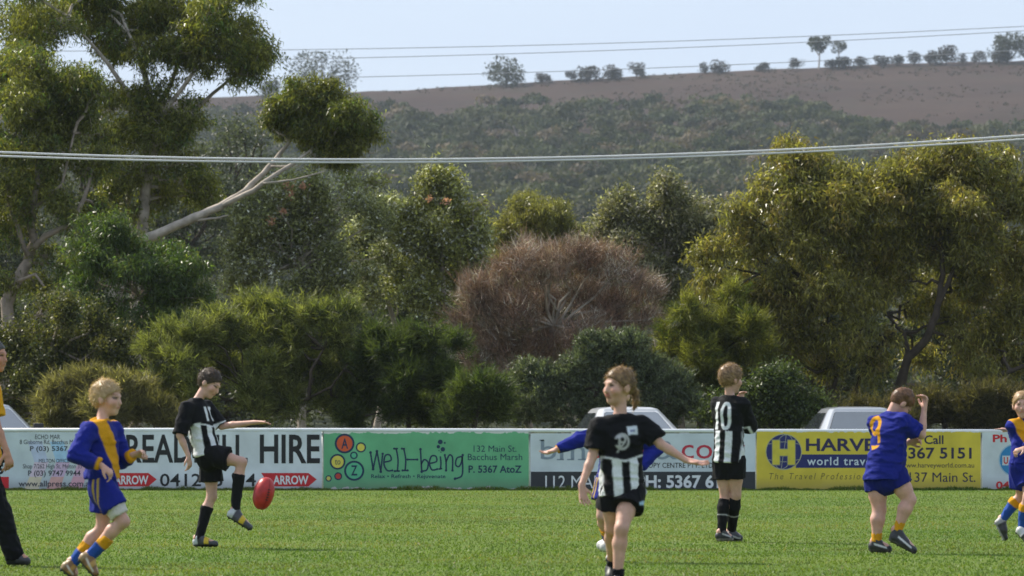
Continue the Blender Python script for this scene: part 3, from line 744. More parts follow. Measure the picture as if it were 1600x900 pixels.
# --- left eucalypts
tree('eucalyptus_tree', 'tall eucalypt at upper left with wide dome crown and pale upright trunk', 'tree', 94, 'gum',
     [(150, 12, 62), (215, 30, 62), (270, 10, 60), (330, 30, 60), (375, 55, 50), (405, 85, 34), (385, 110, 34), (300, 70, 50), (235, 85, 45), (345, 90, 34), (175, 75, 40),
      (60, 0, 62), (20, 45, 55), (85, 45, 45), (330, -20, 50), (235, -35, 60), (130, -30, 60),
      (235, 185, 48), (285, 180, 38), (195, 205, 38), (250, 225, 40), (280, 285, 38), (315, 295, 34), (300, 255, 28), (245, 300, 34), (195, 275, 36), (170, 150, 34), (205, 155, 34), (250, 145, 28), (160, 215, 30), (225, 260, 30), (170, 310, 30), (215, 335, 28), (275, 220, 30), (330, 115, 26)],
     [OLIVE, GOLD, MID], 78000, (205, 0), [[(205, 690, 13, 0), (212, 470, 11, 0), (222, 350, 9, 0), (231, 270, 8, 0), (238, 180, 6, .2), (225, 110, 4, 0), (200, 50, 2, 0)],
      [(228, 290, 6, 0), (255, 180, 4.5, -.2), (300, 120, 3, -.3), (345, 60, 1.5, 0)], [(238, 180, 4.5, 0.2), (265, 130, 3.5, .4), (285, 70, 2, 0.4), (300, 30, 1, .2)],
      [(232, 250, 5, 0), (290, 180, 3.5, .4), (345, 130, 2.5, .6), (385, 100, 1.2, .3)], [(236, 200, 4, 0), (170, 100, 3, -.3), (110, 30, 1.5, -.5)],
      [(215, 420, 5, 0), (202, 330, 4, 0.3), (196, 270, 2, .2)]],
     bark=M_bark_pale, gap=0.34, shell=0.7, size=1.15)
tree('eucalyptus_tree', 'spreading eucalypt at the left edge with crooked grey limbs', 'tree', 91, 'gum',
     [(55, 115, 48), (95, 130, 42), (130, 130, 36), (20, 105, 42), (150, 150, 26), (35, 165, 45), (85, 185, 45), (125, 180, 34), (30, 225, 45), (90, 235, 45), (60, 280, 42),
      (130, 265, 32), (15, 300, 42), (20, 370, 34), (90, 320, 28), (-30, 130, 55), (-30, 220, 55), (-30, 320, 50), (70, 400, 25), (15, 440, 26), (115, 350, 26), (150, 320, 32), (165, 250, 28), (45, 335, 32), (110, 420, 28), (60, 450, 32), (150, 205, 26), (150, 380, 26)],
     [OLIVE, GOLD, MID], 54000, (8, 0), [[(8, 690, 12, 0), (14, 520, 11, 0), (10, 470, 10, 0), (42, 410, 8.5, 0), (52, 380, 7, 0), (50, 330, 6, -.2), (60, 290, 4.5, -.2), (58, 230, 3, 0), (70, 170, 1.5, 0)],
      [(48, 392, 5.5, 0), (72, 370, 5, -.2), (118, 350, 4, -.3), (138, 300, 3, -.3), (150, 255, 1.5, -.2)], [(45, 400, 4, -.2), (28, 350, 3.5, -.4), (15, 310, 3, -.4), (-10, 290, 2, -.4)],
      [(30, 440, 3, -.3), (60, 430, 2.4, -.6), (75, 450, 1.3, -.6)], [(50, 330, 3, -.2), (100, 290, 2.5, -.4), (118, 210, 1.5, -.3)]],
     bark=M_bark, gap=0.34, shell=0.7, size=1.15)
tree('leaning_eucalyptus', 'eucalypt leaning right with long bare pale limbs and round crown', 'tree', 90, 'gum',
     [(485, 160, 34), (455, 165, 30), (515, 165, 32), (545, 185, 30), (435, 185, 22), (560, 210, 26), (530, 220, 30), (495, 200, 30), (560, 235, 22), (520, 245, 24), (470, 145, 22), (500, 142, 24), (465, 195, 20), (450, 205, 16), (575, 190, 16), (425, 175, 12), (430, 200, 12), (590, 215, 12), (585, 240, 11), (545, 255, 13), (480, 232, 13), (500, 255, 11), (460, 132, 12), (520, 138, 14), (555, 158, 13), (418, 190, 9)],
     [(0.068, 0.085, 0.020), (0.175, 0.165, 0.030), MID], 34000, (120, 0.3),
     [[(120, 690, 12, .3), (150, 520, 11, .2), (200, 410, 9.5, 0), (232, 372, 8, -.2), (290, 348, 7, -.3), (345, 325, 6, -.4), (385, 300, 5, -.4), (420, 262, 4.2, -.2), (445, 232, 3.2, 0), (460, 205, 2, .3), (470, 180, 1, .6)],
      [(345, 325, 4.5, -.4), (400, 300, 4, -.7), (425, 282, 3.2, -.8), (470, 250, 2.4, -.4), (500, 222, 1.5, .1), (515, 195, .8, .5)], [(415, 290, 2, -.8), (460, 285, 1.5, -.9), (510, 272, .8, -.9)],
      [(300, 346, 2.5, -.3), (340, 343, 1.6, -.5), (360, 338, .8, -.5)], [(425, 262, 2, -.4), (455, 262, 1.3, -.5), (470, 262, .6, -.5)]],
     bark=M_bark_pale, gap=0.37, shell=0.75, depth=0.7)
tree('rounded_eucalyptus', 'rounded green gum below the pale upright trunk at left', 'tree', 86, 'gum',
     [(175, 365, 36), (215, 385, 36), (260, 395, 38), (295, 425, 36), (255, 435, 38), (205, 430, 36), (160, 410, 34), (130, 430, 32), (300, 465, 30), (240, 475, 36), (185, 470, 34), (120, 390, 26), (215, 510, 34), (270, 500, 30), (150, 480, 30)],
     [(0.045, 0.082, 0.020), (0.075, 0.105, 0.024), OLIVE], 30000, (220, 0.5), bark=M_bark, gap=0.36, twigs=0.6)
# --- bluish mid-distance gums behind them
for (nm, lb, d, puffs, base) in (
        ('distant_gum', 'hazy blue-green gum behind the leaning limbs', 190, blob(290, 470, 165, 400, 30, 26), 370),
        ('distant_gum', 'hazy gum in the gap at the far left edge', 150, blob(-90, 90, 180, 480, 34, 24), 0),
        ('distant_gum', 'hazy gum behind the pale upright trunk at left', 155, blob(60, 230, 150, 480, 32, 24), 150),
        ('distant_gum', 'hazy dark gum in the gap left of the leaning limbs', 170, blob(190, 380, 250, 460, 30, 22), 290),
        ('distant_gum', 'hazy dark gum standing behind the speckled grey-leaved trees', 165, blob(480, 680, 300, 520, 30, 22), 575)):
    tree(nm, lb, 'tree', d, 'broad', puffs, [(0.050, 0.062, 0.036), (0.075, 0.082, 0.045)], 9000, (base, 0), size=2.0, bark=M_bark_dark, twigs=0.3, gap=0.3, group='hazy gums behind the tree line')
# --- grey-leaved trees in the middle
GREYG, GREYB, SILV = (0.165, 0.185, 0.080), (0.24, 0.235, 0.10), (0.42, 0.42, 0.38)
tree('silver_gum', 'speckled silver-leaved tree with pink blossom left of centre', 'tree', 93, 'grey',
     blob(340, 560, 265, 500, 26, 40) + [(450, 300, 24), (430, 310, 20), (500, 300, 20), (540, 290, 18), (585, 285, 18), (560, 330, 28), (590, 350, 28), (600, 400, 26), (575, 430, 28), (390, 390, 28), (370, 440, 26)],
     [GREYG, GREYB, SILV], 34000, (470, 0), bark=M_bark_pale, gap=0.35, shell=0.9, twigs=1.6, blossoms=[(424, 345, 9), (452, 290, 7), (473, 291, 6), (456, 303, 6), (443, 330, 5)])
tree('silver_gum', 'speckled olive tree with knobbly rounded top right of the silver one', 'tree', 93, 'grey',
     [(685, 285, 24), (668, 300, 18), (705, 295, 18), (690, 320, 24), (655, 345, 26), (690, 355, 28), (725, 350, 24), (740, 330, 16), (640, 385, 28), (680, 395, 30), (720, 390, 28), (745, 370, 18), (630, 430, 28), (670, 440, 30), (710, 435, 28), (650, 470, 26), (690, 475, 26), (745, 410, 20)],
     [(0.15, 0.165, 0.05), (0.25, 0.24, 0.075), SILV], 27000, (690, 0), bark=M_bark_pale, gap=0.35, shell=0.9, twigs=1.6, blossoms=[(697, 315, 6), (672, 312, 4)])
tree('dome_gum', 'smooth dome-topped olive gum rising behind the brown bush', 'tree', 100, 'gum',
     [(835, 318, 28), (815, 330, 26), (860, 330, 26), (795, 350, 26), (880, 350, 26), (835, 350, 34), (780, 375, 24), (895, 370, 22), (810, 380, 30), (860, 380, 30), (775, 410, 26), (830, 420, 34), (885, 410, 26)],
     [(0.12, 0.125, 0.04), (0.21, 0.19, 0.06)], 28000, (835, 0), bark=M_bark, gap=0.30, size=0.95)
tree('grey_gum', 'loose grey-leaved tree rising right of the brown bush', 'tree', 97, 'grey',
     [(1010, 300, 24), (1040, 295, 22), (985, 315, 24), (1060, 315, 24), (1025, 325, 28), (1085, 325, 22), (960, 340, 24), (1000, 350, 30), (1050, 350, 30), (1090, 355, 26), (940, 360, 20), (975, 385, 28), (1030, 390, 32), (1080, 395, 28), (1060, 430, 28), (1010, 430, 28), (1085, 440, 24), (1130, 340, 22), (1120, 370, 22), (1050, 465, 24)],
     [(0.12, 0.125, 0.065), (0.20, 0.185, 0.095), (0.34, 0.31, 0.26)], 30000, (1040, 0), bark=M_bark_pale, gap=0.36, shell=0.85, twigs=1.4)
tree('silver_gum', 'pale-leaved tree filling the gap between the two speckled ones', 'tree', 99, 'grey', blob(525, 665, 295, 490, 26, 26), [GREYG, GREYB, SILV], 20000, (595, 0), bark=M_bark_pale, gap=0.33, shell=0.9, twigs=1.2)
tree('grey_gum', 'grey-green tree in the gap between the dome gum and the loose grey one', 'tree', 101, 'grey', blob(880, 1010, 345, 480, 24, 22), [(0.12, 0.125, 0.065), (0.20, 0.185, 0.095)], 16000, (945, 0), bark=M_bark, gap=0.30, shell=0.9)
# --- brown bush
tree('brown_bush', 'large reddish brown twiggy bush at the centre of the tree line', 'bush', 87, 'twig',
     [(740, 470, 38), (775, 435, 38), (820, 415, 38), (865, 420, 36), (905, 405, 36), (945, 405, 34), (985, 425, 34), (1015, 450, 28), (800, 490, 44), (860, 475, 44), (920, 465, 44), (975, 480, 38), (730, 515, 34), (775, 540, 38), (840, 545, 44), (910, 535, 44), (970, 535, 34), (1010, 500, 28), (745, 560, 28), (800, 590, 30)],
     [(0.20, 0.110, 0.076), (0.24, 0.17, 0.13), (0.40, 0.35, 0.31)], 50000, (880, 0.8), bark=M_bark_pale, gap=0.20, shell=0.75, twigs=1.0, size=0.95)
# --- big right-hand tree
tree('spreading_gum', 'large golden-green gum with broad domed crown filling the right side', 'tree', 87, 'gum',
     [(1235, 262, 40), (1280, 270, 42), (1200, 300, 38), (1330, 285, 40), (1165, 335, 34), (1250, 320, 50), (1310, 335, 50), (1130, 385, 32), (1180, 390, 44), (1245, 390, 52),
      (1400, 275, 42), (1445, 255, 42), (1490, 245, 44), (1535, 255, 44), (1580, 270, 44), (1375, 320, 48), (1440, 315, 54), (1510, 315, 54), (1575, 330, 50), (1330, 400, 50), (1400, 385, 50),
      (1530, 385, 50), (1590, 410, 50), (1110, 440, 28), (1160, 450, 42), (1225, 460, 48), (1290, 465, 48), (1360, 460, 40), (1520, 450, 44), (1590, 480, 48), (1200, 520, 40), (1270, 530, 40), (1335, 520, 36), (1420, 440, 28), (1550, 520, 40),
      (1630, 300, 50), (1640, 400, 55), (1640, 500, 50), (1600, 560, 36), (1390, 530, 26), (1500, 530, 24), (1180, 480, 40), (1245, 515, 38), (1300, 565, 34), (1360, 575, 28), (1225, 575, 32), (1540, 570, 30), (1095, 410, 24), (1085, 460, 22), (1455, 395, 34), (1480, 460, 30, 1.2), (1440, 490, 30, 1.4), (1490, 500, 30, 1.0), (1520, 560, 28, .8), (1450, 560, 28, 1.6), (1330, 360, 40), (1480, 360, 36)],
     [(0.115, 0.118, 0.032), (0.235, 0.205, 0.050), (0.18, 0.138, 0.042)], 132000, (1400, 0),
     [[(1398, 690, 9, -.2), (1405, 605, 8, -.2), (1418, 560, 7, -.3), (1445, 530, 6.5, -.4), (1462, 480, 5.5, -.4), (1472, 430, 4.5, -.2), (1470, 370, 3.5, 0), (1480, 310, 2, .3)],
      [(1462, 480, 4, -.4), (1485, 430, 3.5, -.2), (1510, 370, 2, .2)], [(1418, 560, 4, -.2), (1412, 520, 3.5, 0), (1385, 490, 2.5, .2), (1350, 440, 1.5, .4)],
      [(1330, 640, 4, .4), (1345, 590, 3.5, .2), (1370, 545, 3, 0), (1395, 520, 2, -.2)], [(1290, 650, 4, .6), (1310, 590, 3.5, .5), (1300, 520, 2.5, .5), (1290, 450, 1.5, .4)],
      [(1500, 615, 4.5, -.4), (1550, 590, 4, -.5), (1600, 570, 3, -.5), (1660, 540, 2, -.4)]],
     bark=M_bark_dark, gap=0.33, shell=0.7, size=1.22, lumps=8)
# --- understorey
YG0, YG1 = (0.088, 0.108, 0.030), (0.205, 0.208, 0.062)
tree('feathery_shrub', 'feathery yellow-green shrub behind the kicking boy', 'shrub', 83, 'feather',
     [(345, 500, 30), (310, 520, 30), (380, 490, 28), (415, 480, 26), (450, 490, 26), (490, 490, 28), (530, 490, 28), (270, 525, 28), (350, 540, 38), (410, 530, 38), (470, 535, 38), (525, 530, 34), (240, 545, 26), (290, 565, 34), (350, 585, 38), (420, 585, 38), (490, 585, 38), (540, 570, 30), (260, 600, 30), (320, 620, 34), (390, 630, 36), (460, 630, 36), (530, 625, 34), (580, 600, 24)],
     [YG0, YG1, (0.06, 0.075, 0.024)], 62000, (400, 0.5), [[(378, 690, 4, .2), (390, 660, 4, .1), (440, 640, 3.6, -.2), (485, 622, 3.2, -.5), (488, 580, 2.6, -.6), (508, 545, 1.5, -.5)], [(485, 622, 2.2, -.5), (520, 605, 1.6, -.7), (545, 570, 1, -.7)]],
     gap=0.40, shell=0.8, flat=0.8)
tree('tea_tree', 'dense dark green layered shrub behind the green board', 'shrub', 82.5, 'feather',
     [(620, 505, 24), (650, 495, 22), (590, 520, 24), (680, 510, 24), (640, 525, 30), (575, 550, 24), (615, 555, 30), (665, 545, 32), (705, 540, 26), (725, 565, 20), (590, 590, 28), (640, 595, 30), (690, 590, 30), (730, 600, 20), (570, 630, 26), (620, 640, 28), (670, 640, 28), (550, 655, 20)],
     [(0.042, 0.062, 0.016), (0.085, 0.105, 0.026), (0.03, 0.045, 0.014)], 46000, (640, 0.3), [[(640, 690, 4, .3), (635, 620, 3.5, 0), (628, 570, 2.5, -.3), (640, 520, 1, -.3)]], gap=0.41, shell=0.7, flat=0.62)
tree('low_shrub', 'low dark green shrub between the tea tree and the blue-green one', 'shrub', 81, 'feather',
     [(735, 612, 22), (760, 600, 20), (775, 620, 24), (745, 640, 26), (785, 645, 24), (710, 640, 22), (700, 660, 20)],
     [(0.036, 0.058, 0.016), (0.085, 0.105, 0.026)], 15000, (748, 0), gap=0.30, flat=0.7)
tree('rounded_shrub', 'dark blue-green cushion-shaped shrub behind the middle car', 'shrub', 83, 'tight',
     [(960, 545, 26), (925, 545, 24), (990, 540, 22), (940, 575, 30), (985, 570, 28), (900, 575, 20), (880, 600, 26), (925, 610, 30), (845, 595, 28), (825, 585, 20), (835, 630, 30), (880, 640, 28), (1005, 600, 26), (1035, 590, 26), (1065, 605, 24), (1045, 630, 28), (1000, 640, 26), (1075, 635, 20), (960, 640, 30), (815, 650, 22), (1010, 575, 20), (1030, 655, 24)],
     [(0.062, 0.080, 0.046), (0.115, 0.132, 0.074)], 62000, (945, 0.3), gap=0.12, shell=0.16, flat=0.95, depth=0.4, twigs=0.15, lumps=0)
tree('golden_wattle', 'bright yellow-green feathery shrub at the foot of the golden gum', 'shrub', 85, 'feather',
     [(1075, 490, 24), (1105, 475, 26), (1140, 470, 24), (1060, 520, 24), (1095, 520, 32), (1140, 510, 32), (1175, 515, 28), (1050, 550, 22), (1090, 560, 32), (1140, 560, 34), (1190, 560, 30), (1110, 600, 30), (1160, 610, 30)],
     [(0.090, 0.100, 0.022), (0.185, 0.180, 0.035), (0.06, 0.08, 0.02)], 34000, (1120, 0.4), gap=0.38, shell=0.7)
tree('brown_shrub', 'small grey-brown twiggy shrub left of the number ten player', 'shrub', 85.6, 'twig',
     [(1060, 545, 20), (1085, 540, 16), (1050, 570, 18), (1075, 570, 20), (1062, 595, 18)], [(0.11, 0.075, 0.06), (0.15, 0.11, 0.09)], 5000, (1066, 0), gap=0.2, size=0.7, bark=M_bark)
tree('leafy_shrub', 'dark glossy-leaved shrub behind the player wearing number ten', 'shrub', 81.5, 'broad',
     [(1195, 600, 22), (1225, 595, 22), (1250, 610, 22), (1180, 625, 24), (1215, 630, 26), (1250, 640, 24), (1190, 655, 24), (1230, 660, 22), (1120, 640, 24), (1150, 650, 24), (1155, 620, 22), (1275, 640, 20)],
     [(0.034, 0.052, 0.015), (0.075, 0.095, 0.026)], 20000, (1210, 0), gap=0.30)
tree('hedge_shrub', 'dull olive scrub below the golden gum at the right', 'shrub', 83.5, 'feather',
     [(1300, 655, 24), (1340, 650, 24), (1385, 650, 26), (1430, 640, 26), (1470, 630, 26), (1510, 635, 26), (1550, 630, 28), (1590, 630, 28), (1450, 655, 26), (1500, 660, 24), (1545, 660, 24), (1595, 660, 26), (1630, 640, 26), (1410, 660, 22)],
     [(0.055, 0.052, 0.022), (0.10, 0.082, 0.032)], 30000, (1460, 0.4), gap=0.28)
tree('olive_scrub', 'olive scrub in front of the left eucalypts', 'shrub', 84.5, 'broad',
     [(60, 490, 32), (105, 495, 34), (150, 500, 30), (30, 520, 30), (80, 530, 36), (130, 540, 36), (175, 540, 32), (20, 560, 34), (60, 570, 36), (190, 575, 28), (30, 600, 32), (15, 640, 32), (-20, 540, 40), (-20, 600, 40), (225, 590, 24), (110, 575, 30)],
     [(0.070, 0.080, 0.022), (0.125, 0.115, 0.030), (0.045, 0.060, 0.020)], 36000, (80, 0.3), bark=M_bark, gap=0.36, shell=0.7)
tree('pale_broom', 'soft pale olive broom bush behind the running boy', 'shrub', 82, 'feather',
     [(100, 615, 28), (140, 600, 26), (175, 605, 26), (205, 610, 24), (120, 645, 30), (165, 640, 30), (210, 645, 26), (75, 640, 24), (240, 640, 24), (85, 660, 22), (265, 655, 22)],
     [(0.105, 0.098, 0.040), (0.175, 0.155, 0.066)], 30000, (160, 0.2), gap=0.24)
# --- dark backing trees a row further back, seen through the gaps
for i, (x0, x1, y0, lb) in enumerate(((-80, 160, 430, 'shaded tree in the back row behind the left-edge eucalypt'), (140, 370, 455, 'shaded tree in the back row behind the rounded gum'), (350, 580, 430, 'shaded tree in the back row behind the silver-leaved tree'),
                                      (560, 790, 440, 'shaded tree in the back row behind the speckled olive tree'), (770, 1000, 420, 'shaded tree in the back row behind the brown bush'), (990, 1200, 420, 'shaded tree in the back row behind the grey-leaved tree'),
                                      (1180, 1420, 380, 'shaded tree in the back row behind the left half of the golden gum'), (1400, 1680, 380, 'shaded tree in the back row behind the right half of the golden gum'))):
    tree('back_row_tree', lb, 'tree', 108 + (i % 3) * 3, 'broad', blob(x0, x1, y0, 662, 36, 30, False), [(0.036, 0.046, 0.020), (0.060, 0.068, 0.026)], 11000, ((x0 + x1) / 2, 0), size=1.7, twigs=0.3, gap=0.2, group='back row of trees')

for i, (x0, x1, lb) in enumerate(((-60, 240, 'broad dark thicket far back, behind the pale broom bush'), (200, 520, 'broad dark thicket far back, behind the kicking boy'), (480, 800, 'broad dark thicket far back, behind the green board'), (760, 1080, 'broad dark thicket far back, behind the middle car'),
                               (1040, 1340, 'broad dark thicket far back, behind the number ten player'), (1300, 1660, 'broad dark thicket far back, behind the silver sedan'))):
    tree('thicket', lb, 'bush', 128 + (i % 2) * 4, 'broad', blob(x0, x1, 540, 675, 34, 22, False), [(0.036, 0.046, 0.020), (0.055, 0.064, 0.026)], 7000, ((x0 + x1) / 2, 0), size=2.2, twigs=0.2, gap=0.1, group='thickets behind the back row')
# --- single trees along the ridge
def ridge_tree(kind, px, py_top, wpx, label, d=1392, lean=0):
    x = (px - CX) * d / FPX; z = float(hill_z(np.array([x]), np.array([float(d)]))[0]); mpp = d / FPX
    top = CAMZ + (HY - py_top) * mpp; h = max(top - z, 1.5); w = wpx * mpp
    root = tag(empty(kind, (x, d, z)), label, 'tree' if 'tree' in kind else 'bush', 'trees and bushes along the hill crest')
    tall = 'slender' in kind
    t = MB(); z0 = h * (0.62 if tall else 0.12)
    t.tube([(0, 0, -.5), (w * .04, 0, h * .4), (w * .02 + lean, 0, h * .85)], [max(.12, w * .035), max(.09, w * .028), .05], 6)
    for _ in range(5): t.tube([(0, 0, h * (0.45 if tall else .2)), (random.uniform(-.4, .4) * w, random.uniform(-.3, .3) * w, h * random.uniform(.6, .85))], [max(.08, w * .02), .04], 4, False)
    t.build('trunk', M_bark_pale if tall else M_bark_dark, root)
    nl = 9 if tall else 14; lob = []
    for _ in range(nl):
        a = random.uniform(-1, 1); zz = random.random()
        lob.append((a * w * .50 * (1 - .35 * zz), random.uniform(-1, 1) * w * .42, z0 + (h - z0) * (0.12 + .76 * zz), w * random.uniform(.16, .26)))
    lob = np.array(lob); nq = int(500 + 14 * wpx); k = RNG.integers(0, nl, nq); v = unit(RNG.normal(size=(nq, 3)))
    c = lob[k, :3] + v * lob[k, 3:4] * (0.5 + .6 * RNG.random((nq, 1))); c[:, 2] = np.clip(c[:, 2], 0.1, h)
    sz = min(1.0, 0.10 * w + 0.12)
    Q = leaf_quads(c, unit(v + RNG.normal(size=(nq, 3)) * .8), sz * (.6 + .8 * RNG.random(nq)), sz * .5 * (.6 + .8 * RNG.random(nq)))
    bc = np.array([0.055, 0.060, 0.035]) if 'tree' in kind else np.array([0.050, 0.042, 0.036])
    C = bc * (0.7 + .6 * RNG.random((nq, 1)))
    link('crown', np_mesh('crown', Q.reshape(-1, 3), np.arange(4 * nq).reshape(-1, 4), col=np.repeat(C, 4, 0)), M_far, root)
ridge_tree('ridge_tree', 500, 84, 108, 'wide open-crowned tree on the hill crest behind the leaning gum', d=1330)
ridge_tree('ridge_tree', 420, 122, 36, 'small tree on the hill crest left of the wide open one', d=1330)
ridge_tree('ridge_tree', 791, 92, 60, 'lone round green tree on the hill crest above the dome gum')
ridge_tree('slender_tree', 1279, 60, 38, 'tall slender tree with pale stem on the hill crest')
ridge_tree('slender_tree', 1310, 66, 22, 'thin wispy sapling on the hill crest beside the tall slender tree')
ridge_tree('ridge_tree', 1574, 53, 46, 'flat-topped tree at the right end of the hill crest')
ridge_tree('ridge_tree', 1602, 55, 30, 'tree cut by the right edge on the hill crest')
BU = [(848, 116, 22), (892, 110, 16), (918, 106, 34), (954, 104, 32), (994, 100, 24), (1101, 98, 16), (1124, 96, 26), (1190, 100, 22), (1245, 91, 20), (1300, 94, 22), (1318, 91, 28), (1345, 90, 22),
      (1376, 88, 22), (1400, 88, 22), (1428, 81, 22), (1452, 80, 22), (1478, 74, 34), (1504, 84, 14), (1530, 81, 20), (1562, 80, 34)]
for i, (px, py, w) in enumerate(BU):
    ridge_tree('ridge_bush', px, py, w, 'dark rounded bush on the hill crest, number %s from the left along the crest' %
               ['one', 'two', 'three', 'four', 'five', 'six', 'seven', 'eight', 'nine', 'ten', 'eleven', 'twelve', 'thirteen', 'fourteen', 'fifteen', 'sixteen', 'seventeen', 'eighteen', 'nineteen', 'twenty'][i])

# --- overhead lines
def cable(name, label, pts, d0, d1, r, mat):
    m_ = MB(); n = 60; xs = [p[0] for p in pts]; ys = [p[1] for p in pts]; V = []
    co = np.polyfit(xs, ys, 2)
    for i in range(n + 1):
        px = -900 + 3400 * i / n; dd = d0 + (d1 - d0) * (px / 1600); V.append(P(px, float(np.polyval(co, px)), dd))
    m_.tube(V, r, 6); return tag(m_.build(name, mat, smooth=True), label, 'cable', 'overhead power lines')
M_cable = plain('bundled_cable', (0.62, 0.62, 0.62), 0.45, 0.5, var=0.05)
M_wire = plain('far_wire', (0.30, 0.31, 0.33), 0.6, 0.3, var=0.05)
cable('power_cable', 'upper one of the paired pale cables sagging across the trees', [(0, 238), (430, 248), (800, 247), (1200, 236), (1600, 211)], 80.5, 82.5, 0.019, M_cable)
cable('power_cable', 'lower one of the paired pale cables sagging across the trees', [(0, 244), (430, 253), (800, 251), (1200, 241), (1600, 217)], 80.5, 82.5, 0.019, M_cable)
for lb, pts in (('topmost thin wire across the sky above the hill', [(430, 78), (1000, 66), (1600, 41)]), ('middle thin wire across the sky above the hill', [(430, 93), (1000, 77), (1600, 48)]), ('lowest thin wire just above the hill crest', [(430, 123), (1000, 107), (1600, 78)])):
    cable('power_line', lb, pts, 230, 230, 0.018, M_wire)
# ------------------------------------------------------------------ parked cars behind the fence
M_paint_w = plain('car_paint_white', (0.46, 0.47, 0.49), 0.3, 0.5, var=0.03, coat=0.6)
M_paint_s = plain('car_paint_silver', (0.34, 0.36, 0.39), 0.28, 0.5, metal=0.35, var=0.03, coat=0.6)
M_glass = plain('car_glass', (0.055, 0.065, 0.075), 0.06, 1.0, var=0.15, scale=3, coat=0.8)
M_trim = plain('car_trim', (0.03, 0.03, 0.032), 0.6, 0.4)
M_lamp = plain('car_lamp', (0.55, 0.57, 0.6), 0.15, 0.8, coat=1.0)
M_tail = plain('car_tail_lamp', (0.35, 0.02, 0.02), 0.2, 0.7, coat=1.0)
M_chrome = plain('car_chrome', (0.6, 0.6, 0.62), 0.2, 0.6, metal=1.0)

